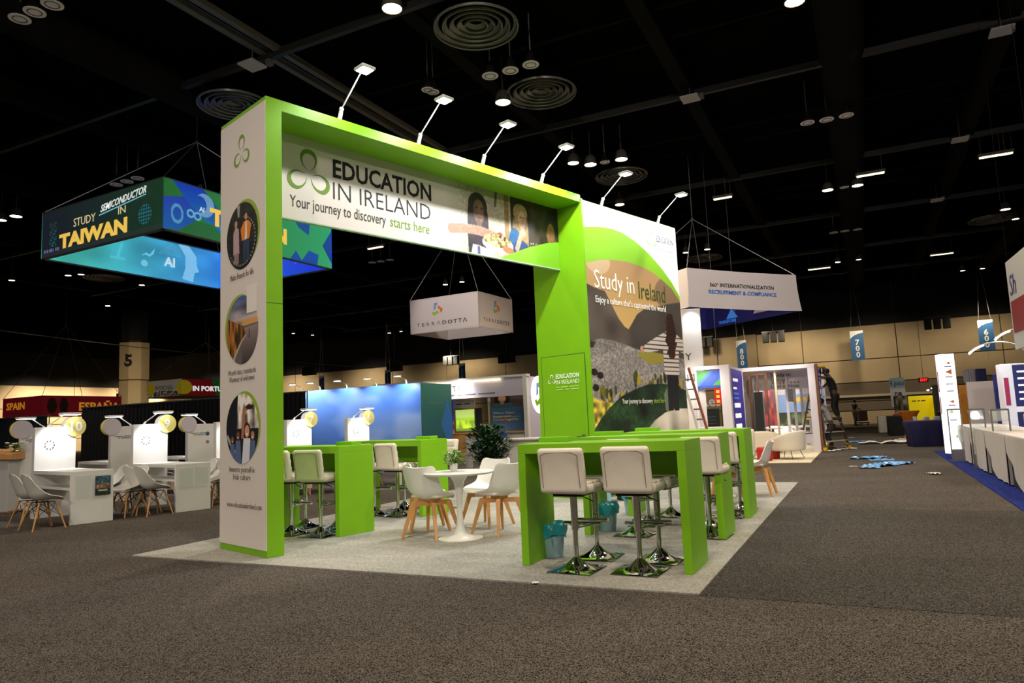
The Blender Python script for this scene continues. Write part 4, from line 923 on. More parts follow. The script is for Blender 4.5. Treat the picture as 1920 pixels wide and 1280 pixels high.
for k, u in enumerate((545, 578, 628, 684, 740)):
    s_ = [x for x in np.linspace(0, 9, 400)]; best = min(s_, key=lambda s: abs((cx0-.898*s)/(21.2+.44*s)-(at(u+22, 700, 1)[0])))
    p = Vector((cx0, 21.2, 2.52))+HX*-best+HY*.02
    l = thing('arm_lamp', ['first arm lamp right of the post on the blue pavilion wall', 'second arm lamp right of the post on the blue pavilion wall', 'third arm lamp right of the post on the blue pavilion wall', 'fourth arm lamp right of the post on the blue pavilion wall', 'last arm lamp before the green end of the blue pavilion wall'][k], 'lamp', tuple(p), -TH-PI/2, 'arm lamps on the blue wall')
    arm_lamp_parts(l, hx=.45, hz=.22, power=70, es=LENS)
# consultation counters (end panel, table, tall board with numbered disc and lamp)
GOLDP = None
def disc_pic():
    c = Cv(100, 100, (235, 225, 120), 2); c.vgrad(c.all(), .2, (232, 220, 130), .75, (200, 152, 0)); return c.mat('number_disc_print')
DISCM = disc_pic(); LIL = mat('disc_back', (206, 196, 208), .6); ACR = mat('acrylic', (225, 235, 228), .08, alpha=.22)
def counter(lb, O, num, rz=-math.radians(40), holder=None, power=26, row2=False):
    t = thing('consultation_counter', lb, 'counter', O, rz)
    box('end_panel', WHITE, t, -.05, 0, 0, .6, 0, .79, bevel=.003); box('table_top', WHITE, t, -1.70, -.05, 0, .6, .735, .79, bevel=.003)
    box('shelf', WHITE, t, -1.70, -.05, .05, .55, .50, .53)
    box('tall_board', WHITE, t, -1.82, -1.70, 0, .62, 0, 1.5, bevel=.003)
    shape('number_disc', DISCM, t, [disc(.60, 1.50, .17, n=36)], (-1.695, 0, 0), Y3, Z3, .012)
    o = t.children[-1]; uv = o.data.uv_layers.new(name='UVMap')
    for l in o.data.loops:
        co = o.data.vertices[l.vertex_index].co; uv.data[l.index].uv = ((co.y-.6)/.34+.5, (co.z-1.5)/.34+.5)
    shape('disc_back', LIL, t, [disc(-.60, 1.50, .17, n=36)], (-1.825, 0, 0), (0, -1, 0), Z3, .012)
    text(num, .22, (-1.68, .60, 1.425), Y3, Z3, ink((255, 255, 250)), t, 'CENTER', bold=.03)
    for k in range(9):
        a = 2*PI*k/9; shape('emblem_dot', ink((90, 40, 80) if k % 2 else (40, 90, 70)), t, [disc(.22+.07*cos(a), 1.2+.07*sin(a), .012, n=6)], (-1.697, 0, 0), Y3, Z3, .002)
    shape('emblem', ink((40, 80, 130)), t, [disc(-.18, 1.28, .045, n=16)], (-1.822, 0, 0), (0, -1, 0), Z3, .002); shape('emblem', ink((150, 120, 120)), t, [disc(-.18, 1.10, .04, n=8)], (-1.822, 0, 0), (0, -1, 0), Z3, .002)
    fine_print('National University\nof Technology', .035, (-1.823, .12, 1.30) if False else (-1.823, .36, 1.29), (0, -1, 0), Z3, ink((110, 110, 115)), t, 'CENTER')
    for y0 in (.06, .33):
        box('brochure_holder', ACR, t, .002, .012, y0, y0+.22, .40, .72)
    if holder:
        c = Cv(80, 100, (60, 90, 110), 31); c.put(c.poly([(.1, .35), (.9, .35), (.9, .6), (.1, .6)]), (150, 100, 70)); c.put(c.ell(.5, .64, .13, .1), (70, 120, 120)); c.put((c.v < .3)*1., (40, 50, 44)); c.tex(c.all(), 14, 14, .5); c.put(c.poly([(.2, .2), (.8, .2), (.8, .28), (.2, .28)]), (190, 190, 180))
        quad('brochure', c.mat('palace_brochure'), t, (.02, .33, .41), Y3, Z3, .22, .29, .006)
    MB().cyl((-1.76, .2, 1.5), (-1.76, .24, 1.55), .018, n=8).cyl((-1.76, .22, 1.53), (-1.62, .42, 1.72), .01, n=8).build('lamp_arm', WHITE, t)
    h = MB().bx(-1.72, -1.50, .34, .64, 1.70, 1.735).build('lamp_head', WHITE, t, bevel=.012); box('lens', LENSC, h, -1.71, -1.51, .36, .62, 1.694, 1.699)
    spot('lamp_light', (-1.52, .36, 1.66), (-1.74, .28, .7), power*1.3, 88, .35, (.95, .97, 1), .08, parent=t)
    return t
base_O = Vector((-6.728, 10.858, 0)); step = Vector((1.04, 1.14, 0))
names = {0: ('10', 'white consultation counter numbered 10 with a brochure on its end panel'), 1: ('9', 'white consultation counter numbered 9, left of the green post'), 2: ('8', 'white consultation counter mostly hidden behind the post'), 3: ('7', 'white consultation counter showing disc 7, just right of the green post'), 4: ('6', 'white consultation counter showing disc 6 in front of the middle of the blue wall')}
for k, (num, lb) in names.items(): counter(lb, tuple(base_O+step*k), num, holder=(k == 0), power=46 if k < 2 else 40)
bO = Vector((-8.155, 17.285, 0))
for k, (num, lb) in {-2: ('15', 'reversed white counter whose lilac disc back shows left of number 10'), -1: ('14', 'reversed white counter in the rear row between numbers 10 and 9'), 0: ('13', 'reversed white counter with two small emblems left of the post')}.items():
    counter(lb, tuple(bO+step*k), num, rz=math.radians(140), power=30, row2=True)

# moulded chairs on dowel legs
EP = [(.215, .405, .17, 0, -.02), (.205, .43, .2, .01, -.02), (.12, .425, .225, .04, 0), (.0, .415, .23, .08, 0), (-.11, .425, .225, .11, .03), (-.175, .47, .215, .10, .07), (-.21, .56, .2, .04, .07), (-.24, .66, .19, .0, .05), (-.265, .75, .17, -.01, .03), (-.28, .80, .13, -.02, .02), (-.285, .81, .09, -.02, .02)]
def moulded_chair(lb, x, y, a):
    t = thing('moulded_chair', lb, 'chair', (x, y, 0), -a)
    MB().grid(shell_fn(EP), 12, 20).build('shell', SHELLW, t, solid=.01, smooth=True)
    F_ = [(sx*.13, sy*.11-.0, .39) for sx in (-1, 1) for sy in (-1, 1)]; G_ = [(sx*.23, sy*.22-.01, 0) for sx in (-1, 1) for sy in (-1, 1)]
    for p, q in zip(F_, G_): MB().cyl(q, p, .010, .015, 8).build('leg', WOOD, t, smooth=True)
    g = MB()
    for i, j in ((0, 1), (2, 3), (0, 2), (1, 3)):
        for i, j in ((i, j), (j, i)):
            a_ = Vector(F_[i]); b_ = Vector(F_[j]).lerp(Vector(G_[j]), .55); g.cyl(a_, b_, .004, n=5, caps=False)
    g.bar(F_[0], F_[3], .012).bar(F_[1], F_[2], .012); g.build('wire_brace', BLACK, t)
    return t
def unit_pt(k, lx, ly):
    rz = -math.radians(40); O = base_O+step*k; return (O.x+cos(rz)*lx-sin(rz)*ly, O.y+sin(rz)*lx+cos(rz)*ly)
x, y = unit_pt(0, .02, -.36); mc0 = moulded_chair('white moulded chair second of two beside the brochure end panel at the far left', x, y, math.radians(34))
def mch(k, lx, ly, a, lb): x, y = unit_pt(k, lx, ly); copy_thing(mc0, (x, y, 0), -math.radians(40+a), lb)
mch(0, -.52, -.36, -4, 'white moulded chair leftmost, next to the podium'); mch(0, -.32, .95, 168, 'white moulded chair brightly lit right of the panel with the palace brochure'); mch(0, -1.15, .95, 180, 'white moulded chair behind the table with the palace brochure')
mch(1, -.10, -.32, -6, 'white moulded chair nearer the twin-holder end panel left of the post'); mch(1, -.52, -.32, -8, 'white moulded chair close to the tall lit board left of the post'); mch(1, -.5, .95, 176, 'white moulded chair right of the twin-holder end panel'); mch(1, -1.1, .95, 180, 'white moulded chair behind the table of the twin-holder end panel')
mch(2, -.55, -.26, -18, 'white moulded chair touching the left edge of the white post'); mch(2, -.5, .95, 180, 'white moulded chair hidden behind the white post')
mch(3, -.55, -.26, -18, 'white moulded chair seen under the green bar behind the post'); mch(3, -1.1, -.26, -18, 'white moulded chair left of the one seen under the green bar'); mch(4, -.6, -.3, -18, 'white moulded chair seen between the two left green bars')
def mrow(k, lx, ly, a, lb):
    rz = math.radians(140); O = bO+step*k; copy_thing(mc0, (O.x+cos(rz)*lx-sin(rz)*ly, O.y+sin(rz)*lx+cos(rz)*ly, 0), -math.radians(a), lb)
mrow(-1, -1.0, .92, 40, 'white moulded chair before the rear row table between numbers 10 and 9, right one'); mrow(-1, -.35, .92, 46, 'white moulded chair before the rear row table between numbers 10 and 9, left one')
mrow(0, -1.2, .92, 40, 'white moulded chair before the rear row table right of number 9'); mrow(-2, -1.1, .92, 50, 'white moulded chair in the rear row behind number 10'); mrow(0, -.3, .92, 60, 'white moulded chair before the rear row table left of the emblem board')

# drapes
def drape(lb, P, U, W_, H_, m, amp=.05, n=None, name='drape', poles=True):
    U = Vector(U).normalized(); N_ = U.cross(Vector(Z3)); P = Vector(P); n = n or int(W_*5)
    t = thing(name, lb, 'curtain', tuple(P)); r = random.Random(3)
    MB().grid(lambda u, v: tuple(U*(u*W_)+N_*(amp*sin(u*n*PI*2)*(1-.4*v)+.02*sin(u*31+v*2))+Vector((0, 0, .03+v*(H_-.03)))), n*6, 3).build('cloth', m, t, smooth=True)
    MB().bar((0, 0, H_), tuple(U*W_+Vector((0, 0, H_))), .04).build('rail', GREY, t)
    k = 0
    while poles and k <= W_+.01: MB().cyl(tuple(U*k+N_*-.06), tuple(U*k+N_*-.06+Vector((0, 0, H_+.03))), .02, n=8).build('pole', GREY, t); k += W_/2
    return t
BLK = mat('black_cloth', (16, 16, 20), .9)
pa = at(155, 770, 27); drape('tall black drape behind the counters at the left', (pa[0], 27, 0), -HX*-1, 11, 2.45, BLK)
pa = at(-30, 785, 30); drape('lower dark drape at the far left edge behind the podium', (pa[0], 30, 0), HX, 4.4, 2.25, mat('navy_cloth', (20, 26, 44), .9))
# podium and flowers
p = fl(14, 962); t = thing('podium', 'white podium with wooden top cut by the left edge', 'podium', (p[0]-.1, p[1], 0), .1)
box('body', mat('podium_white', (190, 188, 186), .6), t, -.42, .14, -.1, .4, .03, 1.02, bevel=.01); box('base', WOODD, t, -.46, .2, -.14, .44, 0, .03, bevel=.005)
MB().add([(-.46, -.16, .99), (.20, -.16, .96), (.20, .42, .96), (-.46, .42, .99), (-.46, -.16, 1.14), (.20, -.16, 1.06), (.20, .42, 1.10), (-.46, .42, 1.18)], [(0, 3, 2, 1), (4, 5, 6, 7), (0, 1, 5, 4), (1, 2, 6, 5), (2, 3, 7, 6), (3, 0, 4, 7)]).build('podium_top', WOOD, t, bevel=.006)
f = thing('flower_bunch', 'cream flowers lying on the wooden podium at the left edge', 'flowers', (p[0]-.02, p[1]+.15, 1.10))
bush(f, (0, 0, .0), .13, .14, 90, .06, .025, LEAFA, 12); r_ = random.Random(5)
for k in range(9):
    q = (r_.uniform(-.14, .1), r_.uniform(-.1, .1), r_.uniform(.03, .17)); MB().ball(q, .028, .028, .022, 8).torus((q[0], q[1], q[2]+.005), .024, .012, 10, 5).build('blossom', mat('blossom_cream', (236, 226, 190), .5), f, smooth=True)

# ================================================================== Terradotta booth, far centre
LILAC = mat('booth_lilac', (205, 196, 214), .6)
q0 = at(986, 704, 22.7); bt = thing('exhibition_booth', 'white lilac TERRADOTTA booth between the blue wall and the green tower', 'booth', (q0[0], 22.7, 0), -TH)
HB = 2.72
box('header', LILAC, bt, -6, 0, 0, .12, 2.08, HB-.04); box('header_cap', WHITE, bt, -6, .05, -.06, .2, HB-.04, HB+.03)
box('side_wall', LILAC, bt, -.12, 0, .12, 2.4, 0, HB-.04); box('corner_post', WHITE, bt, -.1, .03, -.06, .12, 0, HB-.04)
for a in (-3.9, -2.35): box('ceiling_light', TUBEL, bt, a+.05, a+1.45, -.10, -.04, HB-.12, HB-.08)
text('TERRADOTTA', .26, (-4.3, -.008, 2.33), X3, Z3, INK, bt, w=1.9, space=1.3); fine_print('International Solutions for Higher Education', .1, (-4.3, -.008, 2.17), X3, Z3, ink((110, 105, 110)), bt, w=3.2)
shape('logo_glow', mat('logo_glow', (255, 255, 255), .5, emit=(255, 255, 255), es=1.6), bt, [disc(.95, 2.1, .62, .62, 24)], (.004, 0, 0), Y3, Z3, .003); arrows(bt, (.012, .95, 2.08), Y3, Z3, .42)
for x0, x1 in ((-.55, -.5), (-1.9, -1.84), (-3.6, -3.5)): box('frame_post', WHITE, bt, x0, x1, .9, .96, 0, 2.08)
c = Cv(100, 190, (70, 120, 175), 41); c.put(c.poly([(0, .62), (1, .62), (1, 1), (0, 1)]), (96, 84, 84)); c.put(c.ell(.36, .84, .25, .17), (58, 34, 26)); c.put(c.poly([(.12, .66), (.6, .66), (.58, .86), (.14, .86)]), (58, 34, 26)); c.put(c.poly([(0, .55), (.85, .55), (.62, .73), (.12, .73)]), (70, 110, 130)); c.put(c.poly([(.3, .7), (.42, .7), (.42, .8), (.3, .8)]), (200, 146, 120)); c.put(c.ell(.36, .84, .12, .09), (222, 168, 142)); c.put(c.ell(.37, .80, .05, .012), (250, 245, 240)); c.put((c.v < .6)*1., (72, 124, 180)); c.put(c.poly([(.08, .36), (.92, .36), (.92, .38), (.08, .38)]), (150, 180, 60)); c.put(c.poly([(.3, .26), (.6, .26), (.6, .31), (.3, .31)]), (220, 90, 50))
quad('poster', c.mat('woman_poster'), bt, (-1.78, .88, .95), X3, Z3, 1.22, 1.28, .02); text('Where Client\nEngagement\nComes Together', .11, (-1.70, .874, 1.52), X3, Z3, WHITE, bt, w=.95)
c = Cv(60, 120, (228, 228, 234), 43); c.put((c.v < .4)*1., (150, 170, 190)); c.tex((c.v < .45)*1., 9, 14, .4); quad('poster', c.mat('pale_poster'), bt, (-.50, .88, .95), X3, Z3, .46, 1.0, .02)
for k in range(5): MB().ball((-.18, .85, 1.02+.12*k), .055, .055, .045, 8).build('sphere_stand', BLACK, bt, smooth=True)
box('rear_counter', WHITE, bt, -4.8, -.3, .3, .8, 0, .90, bevel=.01); box('rear_counter_top', WOOD, bt, -4.9, -.2, .25, .85, .90, .94); box('wood_end', WOOD, bt, -3.0, -2.45, .26, .30, 0, .9)
c = Cv(80, 100, (176, 220, 60), 44); c.put((c.v > .62)*1., (215, 240, 150), .7); c.tex((c.v < .5)*1., 9, 5, .3); c.put((c.v < .12)*1., (120, 150, 60)); quad('green_lightbox', c.mat('green_lightbox_print', es=.55), bt, (-2.95, .5, 1.0), X3, Z3, .72, .72, .03)
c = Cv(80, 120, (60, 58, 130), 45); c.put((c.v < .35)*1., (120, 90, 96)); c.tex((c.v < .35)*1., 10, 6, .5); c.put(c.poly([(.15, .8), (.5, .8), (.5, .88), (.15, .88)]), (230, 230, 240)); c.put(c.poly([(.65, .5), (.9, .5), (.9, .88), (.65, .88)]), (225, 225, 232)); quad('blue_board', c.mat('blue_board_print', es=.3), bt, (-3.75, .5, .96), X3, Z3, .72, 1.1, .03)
box('black_stand', BLACK, bt, -2.18, -1.95, .5, .56, .94, 1.75); box('hanging_board', mat('board_pale', (190, 180, 184), .6), bt, -3.1, -2.25, .6, .64, 1.78, 2.04); fine_print('Student Success', .07, (-2.68, .59, 1.89), X3, Z3, INK, bt, 'CENTER')
spot('booth_light', (-2.4, -.3, 2.5), (-2.3, 1.2, 1.3), 60, 150, .8, (1, .95, .9), .2, parent=bt); spot('booth_light', (.9, .9, 2.9), (0, 1.0, 1.8), 25, 120, .8, (1, .98, 1), .2, parent=bt)
q1 = fl(962, 868); t = thing('reception_desk', 'white reception desk carrying blue bags behind the bush', 'desk', (at(955, 868, 19.8)[0], 19.8, 0), -TH)
box('body', WHITE, t, 0, 1.3, 0, .6, 0, .74, bevel=.01); box('desk_top', WHITE, t, -.35, 1.4, -.06, .66, .74, .79, bevel=.008)
BAGB = mat('blue_bag', (20, 66, 176), .5)
for k, (u, lb) in enumerate([(924, 'blue tote bag on the white desk, left one'), (941, 'blue tote bag on the white desk, right one')]):
    x = at(u, 815, 19.9)[0]; b = thing('tote_bag', lb, 'bag', (x+.03, 19.95+.05*k, .79), .3*k)
    MB().add([(-.15, -.07, 0), (.15, -.07, 0), (.15, .07, 0), (-.15, .07, 0), (-.13, -.02, .22), (.14, -.03, .25), (.13, .03, .23), (-.12, .03, .26)], [(0, 3, 2, 1), (4, 5, 6, 7), (0, 1, 5, 4), (1, 2, 6, 5), (2, 3, 7, 6), (3, 0, 4, 7)]).build('bag_body', BAGB, b, sub=1, smooth=True)
    MB().tube([(-.07, 0, .22), (-.06, 0, .34), (.05, 0, .35), (.07, 0, .22)], .01, 6).build('handle', BAGB, b)
t = thing('waste_bin', 'grey waste bin standing by the wooden counter end', 'waste bin', (at(880, 868, 20.6)[0], 20.6, 0)); MB().lathe([(.10, 0), (.13, .38), (.145, .38), (.145, .41), (.125, .41), (.095, .02), (0, .02)], n=24).build('bucket', mat('bin_grey', (186, 182, 184), .5), t, smooth=True); MB().torus((0, 0, .36), .135, .006, 24, 5).build('rim', mat('bin_grey', (186, 182, 184), .5), t)

# ================================================================== right of the tower: lounge booth
GO = (9.09, 21.45, 0)
gc = box('lounge_carpet', carpet('lounge_carpet_wool', (196, 186, 158), (226, 216, 190), 30, .08, 1, .2), None, -5.2, 0, -4.95, 6, 0, .012)
gc.location = (9.09, 21.45, 0); gc.rotation_euler = (0, 0, -TH); tag(gc, 'cream carpet under the white armchairs', 'carpet')
t = thing('exhibition_booth', 'white lounge booth with brown uprights and back-lit slats beside the aisle', 'booth', (GO[0], GO[1], .012), -TH)
GH = 2.6
WHL = mat('booth_white', (232, 226, 232), .5)
box('roof_slab', WHL, t, -2.5, 0, 0, 5, GH-.12, GH, bevel=.01); box('aisle_wall', WHL, t, -.22, -.02, 0, .25, 0, GH-.12); box('brown_edge', WOODD, t, -.02, .06, -.02, .30, 0, GH-.02)
box('back_wall', WHL, t, -2.5, 0, 4.9, 5, 0, GH-.12); box('header', WHL, t, -2.3, -.3, 1.2, 1.26, 1.9, GH-.12)
text('Study in\nGermany', .17, (-1.42, 1.19, 2.32), X3, Z3, INK, t, w=.62); text('Land of Ideas', .15, (-1.42, 1.19, 1.96), X3, Z3, INK, t, w=.85); shape('dots', ink((180, 40, 40)), t, [disc(.06+.11*k, .02, .025, n=8) for k in range(8)], (-1.42, 1.19, 2.09), X3, Z3)
for k in range(4): box('upright', WOODD, t, -2.15+.24*k, -2.10+.24*k, -.25, -.20, .0, 2.38)
box('upright_rail', WOODD, t, -2.15, -1.38, -.25, -.20, 2.34, 2.39); box('upright_rail', WOODD, t, -2.15, -1.38, -.25, -.20, 0, .04)
for k in range(5): box('slat', WHL, t, -.98+.17*k, -.90+.17*k, .9+.6*k, .98+.6*k, .0, 1.92)
box('slat', mat('slat_cream', (226, 206, 176), .5), t, -1.2, -1.14, .1, .16, 0, GH-.12)
box('slat_header', WHL, t, -.95, -.90, .9, 3.6, 1.5, 2.3); box('yellow_mark', mat('yellow_glow2', (236, 180, 40), .5, emit=(236, 180, 40), es=.5), t, -.97, -.95, 1.1, 1.9, 1.8, 2.15)
c = Cv(120, 110, (130, 160, 205), 51); m = (c.v < .55)*1.; c.put(m, (70, 86, 44)); c.tex(m, 10, 9, .7); c.put((c.v < .22)*1., (150, 140, 130)); c.tex((c.v < .25)*1., 24, 8, .8); c.put(c.poly([(.3, .8), (.75, .8), (.75, .92), (.3, .92)]), (226, 176, 40)); c.put(c.poly([(.62, .35), (1, .32), (1, .5), (.62, .5)]), (226, 180, 40))
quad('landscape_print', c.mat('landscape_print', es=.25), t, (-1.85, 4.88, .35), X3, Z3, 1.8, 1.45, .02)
box('ledge', WHL, t, -2.0, -.05, 3.2, 3.7, .62, .68)
c = Cv(40, 190, (46, 44, 140), 52)
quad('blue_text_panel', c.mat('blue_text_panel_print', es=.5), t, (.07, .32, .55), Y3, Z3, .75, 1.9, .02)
for k in range(7): text(['DAAD', 'MEET', 'US', 'HERE', 'ASK', 'GO', 'DE'][k] if False else '|||', .16, (.075, .4, 2.2-.24*k), Y3, Z3, WG, t, bold=.02)
box('edge_light', TUBEL, t, .0, .03, 1.1, 1.13, .6, 1.8)
spot('booth_light', (-1.2, 1.6, 2.4), (-1.2, 3.5, .8), 520, 160, .9, (1, .92, .84), .3, parent=t); spot('booth_light', (-1.0, -.6, 3.2), (-1.2, 0, .4), 160, 130, .9, (1, .9, .8), .3, parent=t)
ARMC = mat('armchair_fabric', (232, 222, 204), .8)
def armchair(lb, x, y, a):
    t = thing('armchair', lb, 'armchair', (x, y, .012), -a)
    def f(u, v):
        th = math.radians(-35+250*u)+0; e = abs(u-.5)*2; top = .72-.22*e**2; r = .40+.03*v
        return (-cos(th)*r*1.0, -sin(th)*r*.92, .22+v*(top-.22))
    MB().grid(f, 20, 4).build('tub_back', ARMC, t, solid=.10, bevel=.03, smooth=True)
    MB().lathe([(0, .22), (.32, .22), (.36, .27), (.36, .38), (.31, .43), (0, .43)], n=24).build('seat_cushion', ARMC, t, smooth=True)
    for sx in (-1, 1):
        for sy in (-1, 1): MB().cyl((sx*.22, sy*.2, .24), (sx*.29, sy*.28, 0), .011, .008, 6).build('leg', WOODD, t)
    return t
p = fl(1482, 862); a0 = armchair('cream armchair nearest the aisle in the lounge booth, back turned', p[0]+.05, p[1]+.25, math.radians(-40))
for u, v, a, lb in [(1432, 860, 20, 'cream armchair just right of the green bars with a dark cushion'), (1470, 840, 150, 'cream armchair at the back of the lounge group, right one'), (1436, 838, 160, 'cream armchair at the back of the lounge group, left one')]:
    p = fl(u, v); copy_thing(a0, (p[0], p[1]+.1, .012), -math.radians(a), lb)
p = fl(1432, 860); b = thing('cushion', 'dark cushion lying on the left cream armchair', 'cushion', (p[0]+.15, p[1]+.1, .46), .4); MB().bx(-.2, .2, -.18, .18, -.02, .06).build('cushion_pad', BLACK, b, bevel=.025, smooth=True)
for u, v, lb in [(1444, 866, 'red low stool under the left armchair'), (1458, 862, 'red low stool between the cream armchairs')]:
    p = fl(u, v); b = thing('low_stool', lb, 'stool', (p[0], p[1]+.35, .012), .3)
    MB().lathe([(.17, 0), (.19, .04), (.19, .30), (.16, .34), (0, .34)], n=16).build('seat', mat('stool_red', (176, 30, 22), .5), b, smooth=True); MB().lathe([(.12, -.0), (.12, .02)], n=12).build('base', BLACK, b)
p = fl(1462, 850); b = thing('side_table', 'small lounge table on a brown stem between the armchairs', 'table', (p[0], p[1]+.4, .012)); MB().lathe([(.26, .70), (.27, .72), (0, .72)], n=24).build('table_top', WHITE, b); MB().cyl((0, 0, 0), (0, 0, .7), .04, n=10).build('stem', WOODD, b); MB().lathe([(.2, 0), (.2, .015), (0, .02)], n=20).build('base', BLACK, b)

# booth with blue text column, curtain and restroom sign
q0 = at(1366, 683, 20.0)
t = thing('exhibition_booth', 'white booth with green and blue screen and blue text column right of the poster', 'booth', (q0[0], 20, 0), -TH)
NH = q0[2]
box('corner_column', WHL, t, -.26, 0, 0, .3, 0, NH, bevel=.005); box('header', WHL, t, -1.0, -.26, 0, .3, NH-.10, NH); box('side_wall', WHL, t, -.1, 0, .3, 2.5, 0, NH-.02)
box('rear_post', WHL, t, -1.04, -.98, .35, .42, 0, NH-.02)
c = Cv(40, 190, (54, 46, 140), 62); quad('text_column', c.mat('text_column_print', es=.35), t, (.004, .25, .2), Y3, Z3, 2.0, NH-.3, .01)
for k, (z, s, w_) in enumerate([(2.12, .2, .9), (1.9, .14, .6), (1.75, .12, .9), (1.62, .12, .9), (1.35, .3, 1.1), (1.05, .3, 1.1), (.75, .3, 1.1)]):
    fine_print(['NORTH', 'NBOG', 'GLOBAL', 'STUDY', '\u256c\u256c' if False else 'HH', 'HH', 'HH'][k], s, (.008, .5, z), Y3, Z3, WG if k not in (2, 3) else LB, t, w=w_, bold=.02)
c = Cv(100, 70, (60, 140, 60), 63); c.put(c.poly([(0, 0), (.62, 1), (1, 1), (1, .75), (.55, .12), (.45, 0)]), (44, 76, 170)); c.put(c.poly([(0, 0), (1, 0), (1, .14), (0, .14)]), (36, 56, 140)); c.put(c.poly([(.1, .16), (.62, 1), (.5, 1), (0, .25)]), (60, 110, 190))
quad('green_blue_screen', c.mat('green_blue_screen_print', es=.55), t, (-1.0, .4, NH-.62), X3, Z3, .78, .5, .03)
box('front_counter', WHL, t, -1.0, -.28, .1, .6, 0, .86, bevel=.01); fine_print('Partners', .1, (-.95, .09, .70), X3, Z3, INK, t, w=.35)
spot('booth_light', (-.9, -.4, 2.5), (-.7, .8, 1.2), 70, 150, .9, (1, .95, .9), .2, parent=t)
q0 = at(1335, 780, 26); b = thing('display_board', 'black board with pale lines standing under the restroom sign', 'board', (q0[0], 26, 0), -TH); quad('board_face', mat('board_dark', (34, 42, 42), .5), b, (-.25, -.02, .62), X3, Z3, .52, .78, .02); quad('stand', BLACK, b, (-.02, 0, 0), X3, Z3, .04, .62, .02)
for k in range(4): shape('text_line', ink((120, 130, 130)), b, [[(0, 0), (.36, 0), (.36, .012), (0, .012)]], (-.2, -.022, .75+.12*k), X3, Z3)
for k, (u0, u1, v0, v1, Y, col, lb) in enumerate([(1341, 1359, 727, 758, 24, (205, 40, 28), 'red hanging banner with yellow squares right of the poster'), (1384, 1394, 724, 750, 25, (214, 60, 36), 'small red and orange hanging banner right of the blue text column')]):
    a = at(u0, v1, Y); b_ = at(u1, v0, Y); b = thing('hanging_banner', lb, 'banner', (a[0], Y, a[2]), 0); hh = b_[2]-a[2]; ww = b_[0]-a[0]
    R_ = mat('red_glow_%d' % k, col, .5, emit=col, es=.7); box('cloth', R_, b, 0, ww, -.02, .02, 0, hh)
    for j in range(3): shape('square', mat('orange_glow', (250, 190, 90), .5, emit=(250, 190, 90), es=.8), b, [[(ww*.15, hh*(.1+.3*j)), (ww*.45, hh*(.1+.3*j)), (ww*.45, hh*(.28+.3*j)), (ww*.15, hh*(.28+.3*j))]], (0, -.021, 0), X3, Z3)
    MB().cyl((ww/2, 0, hh), (ww/2, 0, 10.2-a[2]), .008, n=5).build('wire', WIREM, b)
a = at(1396, 815, 25.5); drape('pleated grey drape left of the lounge booth', (a[0], 25.5, 0), (-.2, -.98, 0), 3.5, 2.25, mat('grey_cloth', (150, 144, 138), .9), .05, 17)
a = at(1421, 735, 21.5); b = thing('display_board', 'dark leaning board at the left end of the lounge booth', 'board', (a[0], 21.5, 0), -.3); box('panel', BLACK, b, -.12, .12, 0, .05, 0, a[2]); box('edge', GREY, b, .12, .15, 0, .05, 0, a[2])
# dark red panel and dark figure-like stands inside lounge booth
a = at(1432, 740, 25.2); b = thing('display_board', 'dark red printed board behind the brown uprights', 'board', (a[0], 25.2, 0), -TH); c = Cv(60, 120, (120, 40, 44), 66); c.tex(c.all(), 5, 7, .6); quad('board_face', c.mat('dark_red_print'), b, (0, 0, .6), X3, Z3, .42, 1.45, .03); quad('stand', BLACK, b, (.1, .01, 0), X3, Z3, .25, .6, .02)

# leaning ladder with labels
T = Vector(at(1283, 690, 19.9)); F = Vector(fl(1337, 852)); F = Vector((at(1334, 850, 19.0)[0], 19.0, 0))
t = thing('leaning_ladder', 'orange-brown ladder leaning on the white sign tower behind the poster', 'ladder', tuple(F)); D_ = T-F; sx = Vector((.21, -.11, 0))
ORL = mat('ladder_fibreglass', (150, 84, 52), .5)
for s in (-1, 1): MB().bar(sx*s*.5+Vector((0, 0, .01)), D_+sx*s*.5, .03, .08).build('rail', ORL if s > 0 else WHITE, t)
for k in range(1, 9): MB().bar(D_*(k/9.2)-sx*.5, D_*(k/9.2)+sx*.5, .03, .04).build('rung', GREY, t)
for k in range(3):
    pz = D_*(.18+.2*k)-sx*.5; d = D_.normalized(); box('warning_label', WHITE, t, -.02, .02, -.052, -.045, -.12, .12).matrix_local = Matrix.Translation(pz) @ d.to_track_quat('Z', 'Y').to_matrix().to_4x4()
# step ladder
A_ = Vector(fl(1549, 845)); B_ = Vector(fl(1592, 841)); t = thing('step_ladder', 'tall open step ladder with white treads and yellow top beside the lounge booth', 'ladder', tuple((A_+B_)/2), math.atan2(B_.y-A_.y, B_.x-A_.x))
wl = (B_-A_).length/2; LH = 2.5; BRN = mat('ladder_rail', (60, 44, 36), .5); YEL = mat('ladder_yellow', (226, 180, 20), .5)
for s in (-1, 1):
    MB().bar((s*wl, 0, 0), (s*.17-.0, .35, LH), .035, .08).build('front_rail', BRN, t); MB().bar((s*wl*.9, .95, 0), (s*.15, .45, LH), .03, .05).build('rear_rail', BRN, t); box('foot', YEL, t, s*wl-.04, s*wl+.04, -.05, .06, 0, .10)
for k in range(1, 9):
    f = k/9.3; hw = wl*(1-f)+.17*f; box('tread', mat('tread_white', (215, 210, 205), .5), t, -hw, hw, .35*f-.04, .35*f+.05, LH*f-.015, LH*f+.015)
for k in range(1, 5):
    f = k/5; hw = (wl*.9)*(1-f)+.15*f; MB().bar((-hw, .95-.5*f, LH*f), (hw, .95-.5*f, LH*f), .025).build('rear_brace', BRN, t)
box('top_cap', YEL, t, -.2, .2, .3, .5, LH, LH+.05, bevel=.01)
MB().bar((-wl, 0, .12), (-wl*.55, .02, .27), .03).bar((wl, 0, .12), (wl*.55, .02, .27), .03).build('yellow_brace', YEL, t)

